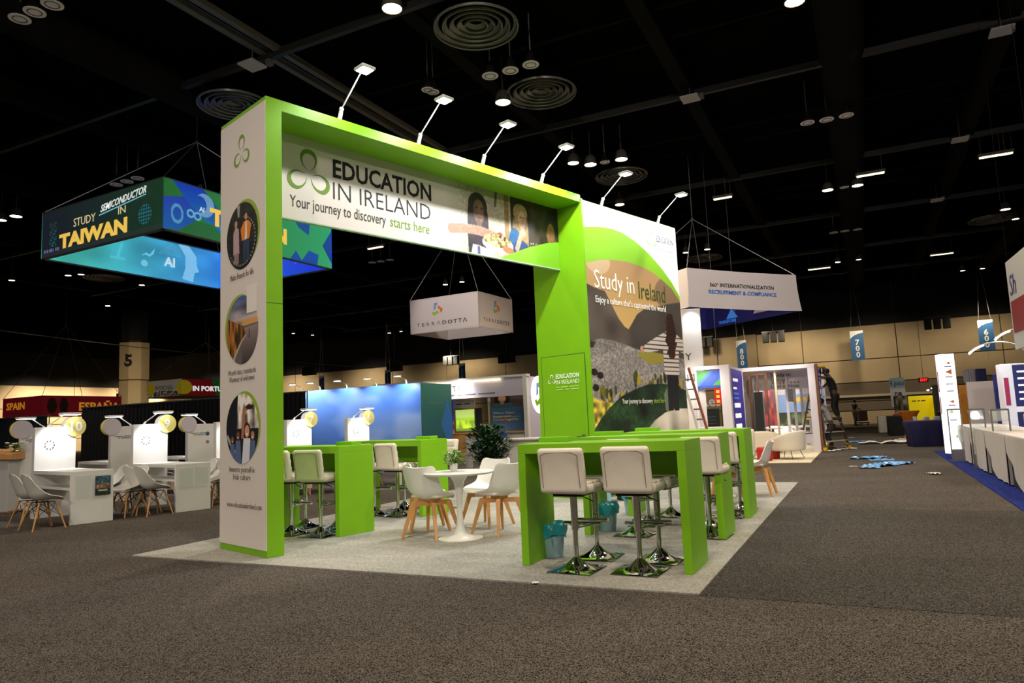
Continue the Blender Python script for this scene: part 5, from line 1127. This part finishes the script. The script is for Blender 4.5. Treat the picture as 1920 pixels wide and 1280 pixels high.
# people
SKIN = mat('skin_brown', (92, 60, 44), .6)
def chain_mesh(name, V, E, Rr, m, parent, root=0, sub=1):
    me = bpy.data.meshes.new(name); me.from_pydata([tuple(v) for v in V], E, []); o = bpy.data.objects.new(name, me); COL.objects.link(o)
    k = o.modifiers.new('skin', 'SKIN'); k.use_smooth_shade = True
    for i, r in enumerate(Rr):
        sv = me.skin_vertices[0].data[i]; rr = r if isinstance(r, tuple) else (r, r); sv.radius = rr; sv.use_root = (i == root)
    q = o.modifiers.new('s', 'SUBSURF'); q.levels = sub; q.render_levels = sub
    bake(o); o.data.materials.clear(); o.data.materials.append(m)
    for p in o.data.polygons: p.use_smooth = True
    if parent: o.parent = parent
    return o
def person(lb, loc, rz, J, shirt, trousers, hair, shoes=BLACK, skin=SKIN, sleeve=.5):
    """J: joint positions pelvis chest neck head, shoulder/elbow/wrist l r, hip/knee/ankle l r (local, facing +y)"""
    t = thing('person', lb, 'person', loc, rz); J = {k: Vector(v) for k, v in J.items()}
    V, E, R_ = [], [], []
    def add(p, r, par=None):
        V.append(Vector(p)); R_.append(r); i = len(V)-1
        if par is not None: E.append((par, i))
        return i
    pe = add(J['pelvis'], (.12, .09)); sp = add(J['pelvis'].lerp(J['chest'], .5), (.11, .085), pe); ch = add(J['chest'], (.14, .10), sp); nk = add(J['neck'], .05, ch); hd = add(J['neck'].lerp(J['head'], .45), .065, nk); ht = add(J['head'], (.075, .09), hd); add(J['head']+(J['head']-J['neck']).normalized()*.09, .055, ht)
    for s in 'lr':
        sh = add(J['sh'+s], .052, ch); el = add(J['el'+s], .038, sh); wr = add(J['wr'+s], .025, el); d = (J['wr'+s]-J['el'+s]).normalized(); pm_ = add(J['wr'+s]+d*.06, (.034, .018), wr)
        side = d.cross(Vector((0, 0, 1))); side = side.normalized() if side.length > .1 else Vector((1, 0, 0))
        for k in range(4):
            f1 = add(J['wr'+s]+d*.11+side*(.024-.016*k), .009, pm_); add(J['wr'+s]+d*(.15+.012*(k in (1, 2)))+side*(.026-.017*k)+Vector((0, 0, -.02)), .007, f1)
        add(J['wr'+s]+d*.09+side*.055, .009, pm_)
        hp = add(J['hp'+s], .085, pe); kn = add(J['kn'+s], .058, hp); an = add(J['an'+s], .038, kn); add(J['an'+s]+Vector((0, .13, -.04)), .032, an)
    chain_mesh('body', V, E, R_, skin, t)
    # shirt
    V, E, R_ = [], [], []
    pe = add(J['pelvis'].lerp(J['chest'], .08), (.145, .115)); sp = add(J['pelvis'].lerp(J['chest'], .5), (.14, .11), pe); ch = add(J['chest'], (.165, .125), sp); add(J['chest'].lerp(J['neck'], .7), .085, ch)
    for s in 'lr':
        sh = add(J['sh'+s], .07, ch); add(J['sh'+s].lerp(J['el'+s], sleeve), .058, sh)
    chain_mesh('shirt', V, E, R_, shirt, t)
    V, E, R_ = [], [], []
    pe = add(J['pelvis']+Vector((0, 0, .03)), (.125, .105))
    for s in 'lr': hp = add(J['hp'+s]-Vector((0, 0, .07)), .095, pe); kn = add(J['kn'+s], .074, hp); add(J['kn'+s].lerp(J['an'+s], .92), .062, kn)
    chain_mesh('trousers', V, E, R_, trousers, t)
    h = J['head']; MB().ball((h.x, h.y-.025, h.z+.05), .098, .105, .095, 14).build('hair', hair, t, smooth=True)
    MB().ball((h.x, h.y+.098, h.z-.005), .014, .022, .02, 8).build('nose', skin, t, smooth=True)
    for s in (-1, 1):
        MB().ball((h.x+s*.032, h.y+.082, h.z+.02), .011, .008, .008, 8).build('eye', mat('eye_dark', (30, 22, 20), .3), t); MB().ball((h.x+s*.09, h.y, h.z), .012, .025, .032, 8).build('ear', skin, t)
    MB().ball((h.x, h.y+.086, h.z-.05), .026, .008, .007, 8).build('mouth', mat('lips', (80, 40, 36), .5), t)
    for s in 'lr':
        a = J['an'+s]; MB().bx(a.x-.045, a.x+.045, a.y-.08, a.y+.19, a.z-.085, a.z-.0).build('shoe', shoes, t, bevel=.025, smooth=True)
    return t
BC = mat('black_shirt', (20, 20, 22), .8); WT = mat('white_tshirt', (190, 188, 186), .8); DT = mat('dark_trousers', (44, 42, 42), .8); HR = mat('black_hair', (16, 14, 14), .7)
# facing direction local +y; world: towards the booth wall (to the left)
P1 = Vector(at(1570, 786, 21.75)); P1.z = .88
person('man in black standing up on the step ladder reaching to the booth wall', tuple(P1), math.radians(62), dict(pelvis=(0, 0, .80), chest=(0, .06, 1.14), neck=(0, .12, 1.34), head=(0, .22, 1.46), shl=(-.19, .08, 1.26), shr=(.19, .08, 1.26), ell=(-.30, .36, 1.34), elr=(.26, .34, 1.02),
       wrl=(-.28, .60, 1.52), wrr=(.20, .58, .94), hpl=(-.1, 0, .76), hpr=(.1, 0, .76), knl=(-.12, .08, .42), knr=(.12, .02, .42), anl=(-.13, -.04, .09), anr=(.12, -.04, .09)), BC, BC, HR)
P2 = Vector(fl(1551, 843)); P2.y += .5
person('man in a white t-shirt and dark trousers leaning in behind the step ladder', (9.50, 21.72, 0), math.radians(64), dict(pelvis=(0, -.04, .78), chest=(0, .06, 1.12), neck=(0, .14, 1.32), head=(0, .22, 1.43), shl=(-.19, .10, 1.24), shr=(.19, .10, 1.24), ell=(-.26, .30, 1.30), elr=(.26, .30, 1.12),
       wrl=(-.24, .46, 1.50), wrr=(.22, .52, 1.22), hpl=(-.1, -.04, .74), hpr=(.1, -.04, .74), knl=(-.12, .12, .44), knr=(.12, .10, .44), anl=(-.13, -.02, .09), anr=(.12, -.04, .09)), WT, DT, HR, sleeve=.6)
stand = dict(pelvis=(0, 0, .92), chest=(0, .03, 1.28), neck=(0, .05, 1.48), head=(0, .10, 1.60), shl=(-.18, .03, 1.40), shr=(.18, .03, 1.40), ell=(-.24, .08, 1.12), elr=(.24, .10, 1.12), wrl=(-.22, .32, 1.02), wrr=(.22, .34, 1.02), hpl=(-.1, 0, .88), hpr=(.1, 0, .88), knl=(-.11, .05, .48), knr=(.11, -.04, .48), anl=(-.11, .1, .09), anr=(.11, -.14, .09))
person('distant person in dark clothes pushing a cart near the far wall', (at(1604, 790, 47)[0], 47, 0), math.radians(-80), stand, BC, DT, HR)
b = thing('hand_cart', 'small loaded cart in front of the distant person by the far wall', 'cart', (at(1613, 790, 46.8)[0]+.1, 46.8, 0), .2)
box('load', mat('cart_load', (70, 44, 40), .7), b, -.3, .3, -.25, .25, .3, 1.0, bevel=.05); box('deck', BLACK, b, -.35, .35, -.28, .28, .16, .22)
for s in (-1, 1): MB().torus((s*.25, -.26, .1), .08, .025, 12, 6, 1).build('wheel', BLACK, b)
MB().bar((-.35, -.2, .2), (-.42, -.2, 1.05), .03).bar((-.35, .2, .2), (-.42, .2, 1.05), .03).bar((-.42, -.2, 1.05), (-.42, .2, 1.05), .03).build('handle', GREY, b)

# litter on the aisle
BLUEP = mat('blue_film', (96, 156, 214), .3); PAPER = mat('white_paper', (222, 220, 216), .7)
def scrap(u, v, s, m, seed, lb, grp, elong=2.0):
    p = fl(u, v); r = random.Random(seed); t = MB(); a = r.random()*3
    def f(x, y): 
        X_, Y_ = (x-.5)*s*elong, (y-.5)*s; return (X_*cos(a)-Y_*sin(a), X_*sin(a)+Y_*cos(a), .012+s*.14*abs(sin(x*9+seed)*cos(y*7+seed*2)))
    t.grid(f, 10, 7); o = t.build('plastic_scrap' if m is BLUEP else 'paper_scrap', m, None); o.location = (p[0], p[1], 0)
    tag(o, lb, 'litter', grp)
for k, (u, v, s) in enumerate([(1622, 860, .34), (1640, 858, .28), (1652, 863, .26), (1646, 874, .36), (1672, 871, .42), (1686, 869, .3), (1630, 878, .2)]): scrap(u, v, s, BLUEP, k, 'crumpled blue plastic film lying in the middle of the aisle', 'blue film scraps in the middle of the aisle')
scrap(1607, 829, .3, BLUEP, 31, 'lone blue plastic scrap beyond the step ladder', None); scrap(1598, 821, .14, PAPER, 33, 'tiny white scrap furthest along the aisle by the step ladder', None)
for k, (u, v, s) in enumerate([(1560, 846, .22), (1570, 844, .2), (1580, 843, .2), (1592, 841, .2), (1600, 841, .18), (1588, 838, .24)]): scrap(u, v, s, PAPER if k < 5 else BLUEP, 40+k, 'crumpled paper scrap at the foot of the step ladder', 'scraps at the foot of the step ladder', 1.3)
scrap(1752, 889, .18, PAPER, 61, 'lone white paper scrap on the aisle in front of the blue carpet', None, 1.3); scrap(1600, 875, .08, PAPER, 62, 'tiny white scrap left of the blue film', None)
for k, (u, v, s) in enumerate([(1662, 831, .7), (1676, 830, .3), (1712, 828, .6), (1690, 824, .25)]): scrap(u, v, s, PAPER if k != 1 else BLUEP, 70+k, 'white scrap in the row lying before the orange cocktail table', 'scraps before the orange cocktail table', 2.4)
p = fl(1005, 1096); scrap(1004, 1095, .05, PAPER, 81, 'tiny white scrap at the front edge of the grey carpet', None, 1)

# ================================================================== right-hand stands
bc = fl(1775, 862)
o = box('blue_carpet', carpet('blue_carpet_wool', (24, 34, 96), (46, 60, 140), 40, .1, 1, .3), None, 0, 7, -9, 3.5, 0, .012)
o.location = (bc[0], bc[1], 0); o.rotation_euler = (0, 0, -TH); tag(o, 'royal blue carpet strip at the right edge', 'carpet')
# lightbox tower
p0 = fl(1790, 862); t = thing('lightbox_tower', 'slim glowing white lightbox tower at the corner of the blue carpet', 'lightbox', (p0[0], p0[1]+.1, .012), -.12)
LBX = mat('lightbox_face', (250, 250, 250), .4, emit=(250, 252, 255), es=1.5)
box('body', LBX, t, 0, .28, 0, .28, .12, 2.36, bevel=.004); box('foot', ink((50, 60, 170)), t, 0, .28, 0, .28, 0, .12)
OR_ = ink((226, 120, 40))
for z, s in ((2.15, .05), (1.95, .09), (1.28, .06)): shape('logo', OR_, t, [[(.14-s, z), (.14+s*.6, z-s*.7), (.14+s*.6, z+s*.7)]], (0, -.003, 0), X3, Z3)
shape('logo', ink((160, 210, 70)), t, [disc(.1, 1.05, .04, n=8), disc(.17, .5, .03, n=8)], (0, -.003, 0), X3, Z3)
for z in (2.06, 1.82, 1.66, 1.5, 1.18, .85): fine_print('partner', .05, (.05, -.003, z), X3, Z3, ink((70, 80, 160)), t, w=.16)
fine_print('STUDY ABROAD', .1, (-.003, .2, 1.0), (0, 0, 1), (0, 1, 0), ink((170, 60, 70)), t, w=1.0)
# white clothed tables along the blue carpet
q = fl(1803, 862); dr_ = mat('white_tablecloth', (214, 208, 206), .8)
def cloth_table(lb, loc, rz, L, D, H, m, tied=True):
    t = thing('draped_table', lb, 'table', loc, rz)
    box('table_top', m, t, 0, D, -L, 0, H-.03, H, bevel=.012)
    # skirt on the aisle side (x=0), hem pulled up towards one end
    def sk(u, v): return (-.012-.012*sin(u*26)*(1-v), -L*u, H-.02-(1-v)*(H-.05)*((1-.75*max(0, (.4-u)/.4)) if tied else 1))
    MB().grid(sk, 36, 6).build('skirt', m, t, solid=.006, smooth=True)
    MB().grid(lambda u, v: (D*u, -L-.012-.01*sin(u*19)*(1-v), .02+(H-.04)*v), 14, 4).build('skirt_end', m, t, solid=.006, smooth=True)
    box('under_drape', BLACK, t, .03, D-.03, -L+.03, -.03, .01, H-.04)
    return t
for k, lb in enumerate(['white draped table beside the lightbox tower', 'white draped table in the middle of the blue carpet', 'white draped table reaching the right edge of the picture', 'nearest white draped table, mostly outside the right edge']):
    o_ = Vector((q[0]+.12, q[1]+.2, .012))-HY*(2.05*k)
    cloth_table(lb, tuple(o_), -TH, 2.0, .75, .76, dr_)
# literature racks
for k, ((u, v), lb) in enumerate(zip([(1799, 866), (1843, 879), (1889, 897)], ['clear zigzag literature rack in front of the lightbox tower', 'middle clear zigzag literature rack on the blue carpet', 'clear zigzag literature rack nearest the right edge'])):
    p = fl(u, v); t = thing('literature_rack', lb, 'brochure rack', (p[0], p[1], .012), -TH)
    for s in (-1, 1): MB().bar((s*.12, 0, 0), (s*.12, 0, 1.12), .022, .03).build('upright', GREY, t)
    MB().bar((-.12, 0, 1.11), (.12, 0, 1.11), .03).build('top_bar', GREY, t)
    box('base_plate', mat('rack_base', (150, 152, 154), .35, .6), t, -.13, .13, -.01, .03, .0, .26)
    for j in range(3): MB().add([(-.11, -.02, .42+.25*j), (.11, -.02, .42+.25*j), (.11, .34, .58+.25*j), (-.11, .34, .58+.25*j), (-.11, -.02, .43+.25*j), (.11, -.02, .43+.25*j), (.11, .34, .59+.25*j), (-.11, .34, .59+.25*j)], [(0, 3, 2, 1), (4, 5, 6, 7), (0, 1, 5, 4), (1, 2, 6, 5), (2, 3, 7, 6), (3, 0, 4, 7)]).build('clear_tray', ACR, t)
# pop-up display with printed text and arched lamps
a = at(1890, 795, 14.7); t = thing('popup_display', 'navy and white pop-up display with text at the right edge', 'display', (a[0], 14.7, .012), -.25)
ht = at(1890, 683, 14.7)[2]
box('frame', WHL, t, -.02, 2.4, 0, .25, 0, ht, bevel=.02)
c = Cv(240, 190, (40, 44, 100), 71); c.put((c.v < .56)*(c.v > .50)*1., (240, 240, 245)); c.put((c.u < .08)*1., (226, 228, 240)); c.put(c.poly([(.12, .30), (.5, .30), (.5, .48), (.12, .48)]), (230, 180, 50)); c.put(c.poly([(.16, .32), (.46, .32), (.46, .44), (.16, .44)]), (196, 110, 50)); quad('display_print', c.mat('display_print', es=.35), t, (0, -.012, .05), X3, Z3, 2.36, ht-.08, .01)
for j, s in enumerate(['Join us', 'Apply', 'Study options', 'Campus', 'Scholarships']): fine_print(s, .09, (.26, -.016, ht-.20-.14*j), X3, Z3, WG, t)
fine_print('OAT\u039b', .2, (.12, -.016, 1.15), (0, 0, 1), (-1, 0, 0), ink((190, 60, 110)), t, w=.6)
for k, (x0, r, lb) in enumerate([(.45, .62, 'curved white lamp arching over the pop-up display, lower one'), (.95, .62, 'curved white lamp arching above the pop-up display, upper one')]):
    l = thing('arched_lamp', lb, 'lamp', (a[0]+x0*.97, 14.7-x0*.25-.05, .012+ht), -.25)
    hh = .16+.26*k; pts = [(.0, 0, 0)]+[(-.55*r/.62-.0+r*cos(th)*.9, -.1*sin(th), hh-.05+r*.55*sin(th)) for th in np.linspace(.1, PI*.86, 16)]
    MB().tube(pts, .014, 8).build('arm', WHITE, l, smooth=True); MB().tube([(x, y, z-.016) for x, y, z in pts[-5:]], .016, 8).build('lens', LENS, l)
    spot('lamp_light', pts[-2], (pts[-2][0]+.3, -.2, -.8), 22, 130, .6, (.95, .97, 1), .08, parent=l)
# backdrops behind the tables
def backdrop(lb, u0, u1, vt, Y, m, th=.06, rz=-.2):
    a = at(u0, vt, Y); b = at(u1, vt, Y); t = thing('backdrop_panel', lb, 'backdrop', (a[0], Y, 0), rz)
    box('panel', m, t, 0, (b[0]-a[0])/cos(rz), 0, th, .02, a[2], bevel=.01); box('foot', GREY, t, 0, .3, -.1, .2, 0, .02); return t
backdrop('orange backdrop panel behind the lightbox tower', 1797, 1822, 722, 19.0, mat('orange_cloth', (196, 128, 36), .7, noise=.15, nscale=5))
backdrop('wide plain off-white backdrop behind the white tables', 1812, 1874, 716, 17.8, mat('offwhite_cloth', (206, 192, 186), .7))
backdrop('tall royal blue backdrop left of the pop-up display', 1862, 1905, 702, 16.6, mat('royal_cloth', (38, 38, 120), .7))
b = backdrop('black drape behind the blue backdrop', 1850, 1925, 716, 20.5, BLK)
a = at(1814, 713, 19.5); t = thing('literature_rack', 'grey fanned folders standing above the off-white backdrop', 'brochure rack', (a[0], 19.5, 0), -.1)
for k in range(5): box('folder', mat('folder_grey', (150, 150, 158), .6), t, .06*k, .06*k+.05, 0, .2, a[2]-.05, a[2]+.28+.02*(k % 2))
box('stand', BLACK, t, 0, .3, .05, .15, 0, a[2]-.05)
a = at(1836, 716, 19.3); t = thing('display_board', 'navy square board above the off-white backdrop', 'board', (a[0], 19.3, 0), .0); box('board_face', mat('navy_plain', (34, 38, 84), .6), t, 0, .22, 0, .1, a[2], a[2]+.36); box('stand', BLACK, t, .08, .14, .02, .08, 0, a[2])
# partly seen sign at the right edge
a = at(1906, 655, 13.5); zt = at(1903, 492, 13.5)[2]
t = thing('hanging_sign', 'white hanging sign with purple script cut by the right edge', 'hanging sign', (a[0]-.02, 13.5, a[2]), -.42)
box('sign_face', mat('sign_white2', (206, 206, 204), .6), t, 0, .05, -2.6, 0, 0, zt-a[2]); text('Sh', .55, (-.004, -.12, (zt-a[2])*.60), (0, -1, 0), Z3, ink((70, 60, 130)), t, shear=.2)
shape('red_patch', ink((150, 50, 56)), t, [[(.1, .3), (2.4, .3), (2.4, .9), (.1, .9)]], (-.004, 0, 0), (0, -1, 0), Z3); MB().cyl((.02, -.1, zt-a[2]), (.02, -.1, 10.2-a[2]), .004, n=5).build('wire', CB, t); MB().cyl((.02, -2.4, zt-a[2]), (.02, -2.4, 10.2-a[2]), .004, n=5).build('wire', CB, t)
# far stands
a = at(1673, 760, 33); b_ = at(1695, 707, 33); t = thing('logo_cube', 'stacked white and pale blue logo cubes reading Global, far down the aisle', 'display', (b_[0], 33, 0), -.5)
hh = b_[2]; c1_ = mat('pale_blue_box', (150, 176, 186), .6); c2_ = mat('pale_box', (206, 200, 202), .6)
box('lower_cube', c2_, t, -.62, 0, 0, .62, hh-1.35, hh-.5); box('upper_cube', c1_, t, -.62, 0, 0, .62, hh-.5, hh); box('pole', GREY, t, -.35, -.25, .25, .35, 0, hh-1.35)
for O, U in (((-.58, -.006, 0), X3), ((.006, .05, 0), Y3)):
    text('B global', .3, (O[0], O[1], hh-.36), U, Z3, ink((40, 70, 90)), t, w=.54, bold=.01)
text('DB', .26, (-.44, -.006, hh-.86), X3, Z3, INK, t, w=.3, bold=.03); box('dark_plate', INK, t, 0, .008, .14, .52, hh-.95, hh-.66); text('SAE', .2, (.012, .18, hh-.88), Y3, Z3, WG, t, w=.3, bold=.02)
a = at(1707, 780, 30); b_ = at(1757, 736, 30); t = thing('exhibition_booth', 'bright yellow booth wall far down the aisle', 'booth', (a[0], 30, 0), -.1)
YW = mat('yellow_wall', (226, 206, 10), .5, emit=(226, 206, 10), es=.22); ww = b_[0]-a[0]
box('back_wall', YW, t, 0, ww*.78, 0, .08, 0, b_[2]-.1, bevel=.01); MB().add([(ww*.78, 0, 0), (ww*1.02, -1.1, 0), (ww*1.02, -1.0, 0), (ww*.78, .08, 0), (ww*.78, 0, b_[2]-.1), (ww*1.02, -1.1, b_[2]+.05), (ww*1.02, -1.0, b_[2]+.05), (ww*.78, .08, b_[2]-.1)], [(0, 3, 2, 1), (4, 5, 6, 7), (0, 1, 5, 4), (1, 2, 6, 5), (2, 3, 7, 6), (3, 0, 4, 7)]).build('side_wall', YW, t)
fine_print('TIMES for STUDY', .1, (.12, -.006, b_[2]-.34), X3, Z3, INK, t, w=.55)
for k in range(5): box('spotlight', LENSW, t, ww*(.45+.14*k), ww*(.45+.14*k)+.08, -.5, -.42, b_[2]+.1+.07*k, b_[2]+.13+.07*k)
MB().bar((ww*.4, -.46, b_[2]+.08), (ww*1.1, -.46, b_[2]+.43), .05).build('light_rail', GREY, t)
a = at(1757, 800, 29); t = thing('backdrop_panel', 'dark grey display wall right of the yellow booth', 'backdrop', (a[0], 29, 0), -.1); box('panel', mat('dark_display', (58, 56, 58), .5, noise=.3, nscale=6), t, 0, 1.2, 0, .1, 0, 2.0); box('shelf', GREY, t, .05, 1.1, -.3, 0, .9, .93)
a = at(1684, 778, 32); t = thing('backdrop_panel', 'dark photo backdrop with figures below the logo cubes', 'backdrop', (a[0], 32.2, 0), 0); c = Cv(80, 90, (84, 80, 70), 81); c.tex(c.all(), 7, 6, .9); quad('panel', c.mat('dark_photo_print'), t, (0, 0, .1), X3, Z3, .75, 1.55, .06); box('foot', BLACK, t, .1, .6, -.05, .2, 0, .1)
a = fl(1672, 810); cloth_table('far white draped table left of the orange cocktail table', (a[0], a[1]+1.2, 0), -.45, 1.8, .7, .76, mat('white_cloth_far', (196, 190, 180), .8), False)
a = fl(1684, 813); t = thing('draped_cloth', 'bright red cloth hanging from the far white table', 'cloth', (a[0]+.0, a[1], 0)); MB().grid(lambda u, v: ((u-.5)*.3, .04*sin(u*14), .03+v*.82), 12, 4).build('cloth', mat('red_cloth', (176, 16, 30), .7), t, solid=.02, smooth=True)
a = fl(1694, 816); cloth_table('far black draped table behind the orange cocktail table', (a[0]+.1, a[1]+1.4, 0), -.45, 1.6, .7, .80, BLK, False)
a = fl(1709, 823); t = thing('cocktail_table', 'orange stretch-cloth cocktail table far down the aisle', 'table', (a[0], a[1], 0), .3)
MB().lathe([(.26, 0), (.18, .25), (.155, .5), (.24, .8), (.36, 1.0), (.36, 1.03), (0, 1.03)], n=28, fn=lambda r, z, th, k: (r*(1+.10*cos(4*th)*(1 if k < 1 else .3)), z)).build('stretch_cloth', mat('orange_spandex', (206, 118, 16), .6), t, smooth=True)
a = fl(1752, 836); t = thing('draped_table', 'navy blue draped table on the right side of the aisle', 'table', (a[0], a[1]+.35, 0), -.35)
NV = mat('navy_tablecloth', (34, 34, 84), .8)
MB().lathe([(.50, 0), (.52, .06), (.56, .5), (.60, .72), (.58, .76), (0, .77)], n=40, fn=lambda r, z, th, k: (r*(1+.035*sin(9*th)*(1-z))*(1/max(abs(cos(th)), abs(sin(th))))**.65, z)).build('tablecloth', NV, t, smooth=True)
for k, (dx, dy) in enumerate([(-.3, 0), (.1, .1), (.3, -.1)]):
    b = thing('table_item', ['white cup on the navy blue table, left', 'pale box on the navy blue table, middle', 'pale box on the navy blue table, right'][k], 'tableware', (a[0]+dx, a[1]+.35+dy, .77)); MB().lathe([(.05, 0), (.06, .12), (.05, .12), (.04, .01), (0, .01)], n=12).build('cup', WHITE, b) if k == 0 else box('carton', WHITE, b, -.08, .08, -.05, .05, 0, .1, bevel=.01)
a = fl(1665, 797); t = thing('office_chair', 'dark blue chair standing far down the aisle', 'chair', (a[0], a[1]-4, 0), 2.6)
box('seat', NV, t, -.25, .25, -.25, .25, .42, .5, bevel=.03); box('backrest', NV, t, -.24, .24, -.28, -.22, .55, 1.0, bevel=.03)
for sx in (-1, 1):
    for sy in (-1, 1): MB().cyl((sx*.2, sy*.2, .42), (sx*.24, sy*.24, 0), .015, n=6).build('leg', GREY, t)
a = at(1758, 810, 27); t = thing('office_chair', 'black chair back showing behind the navy table', 'chair', (a[0], 26, 0), .2); MB().ball((0, 0, .85), .32, .07, .28, 14).build('backrest', BLACK, t, smooth=True); box('seat', BLACK, t, -.24, .24, -.02, .42, .42, .5, bevel=.03); MB().cyl((0, .2, 0), (0, .2, .42), .03, n=8).build('post', GREY, t)
a = at(1732, 712, 46); t = thing('exit_sign', 'small glowing red exit sign on the far dark wall', 'sign', (a[0], 46, a[2]), 0); box('housing', BLACK, t, -.3, .3, 0, .1, -.15, .15); text('EXIT', .24, (0, -.01, -.08), X3, Z3, mat('exit_red', (255, 40, 30), .5, emit=(255, 40, 30), es=2), t, 'CENTER', bold=.03); MB().cyl((0, .05, .15), (0, .05, 10.2-a[2]), .015, n=5).build('stem', BLACK, t)

# wall washers on the far walls
for k, (u, v, p) in enumerate([(1505, 705, 1.3), (1640, 715, .8), (1840, 690, .9), (1330, 715, 1), (1440, 690, .5), (560, 735, 1.0), (700, 710, .8), (880, 715, 1.2), (235, 745, 2.6), (140, 745, 2.2), (60, 745, 2.6), (300, 750, 2), (400, 745, 1.6)]):
    xx = at(u, v, 1); s_ = xx[0]
    # point on the back wall in this direction
    if u > 380:
        r = Vector((xx[0], 1, 0)); n_ = HY; tt = n_.dot(BW)/n_.dot(r)
    else:
        r = Vector((xx[0], 1, 0)); n_ = HX; tt = n_.dot(BW-HX*76)/n_.dot(r)
    W0 = r*tt; off = -HY*3.2 if u > 380 else HX*3.2
    off = off*1.3
    spot('wall_washer', tuple(W0+off+Vector((0, 0, 7.2))), tuple(W0+Vector((0, 0, 1.4))), 1300*p*(.48 if u > 1000 else 1), 130, .9, (1, .84, .60), .3)
spot('added_column_fill', (-23.5, 44.5, 2.4), (-27, 50, 5.4), 900, 60, .8, (1, .82, .55), .3)  # added unseen spot that brightens the numbered column
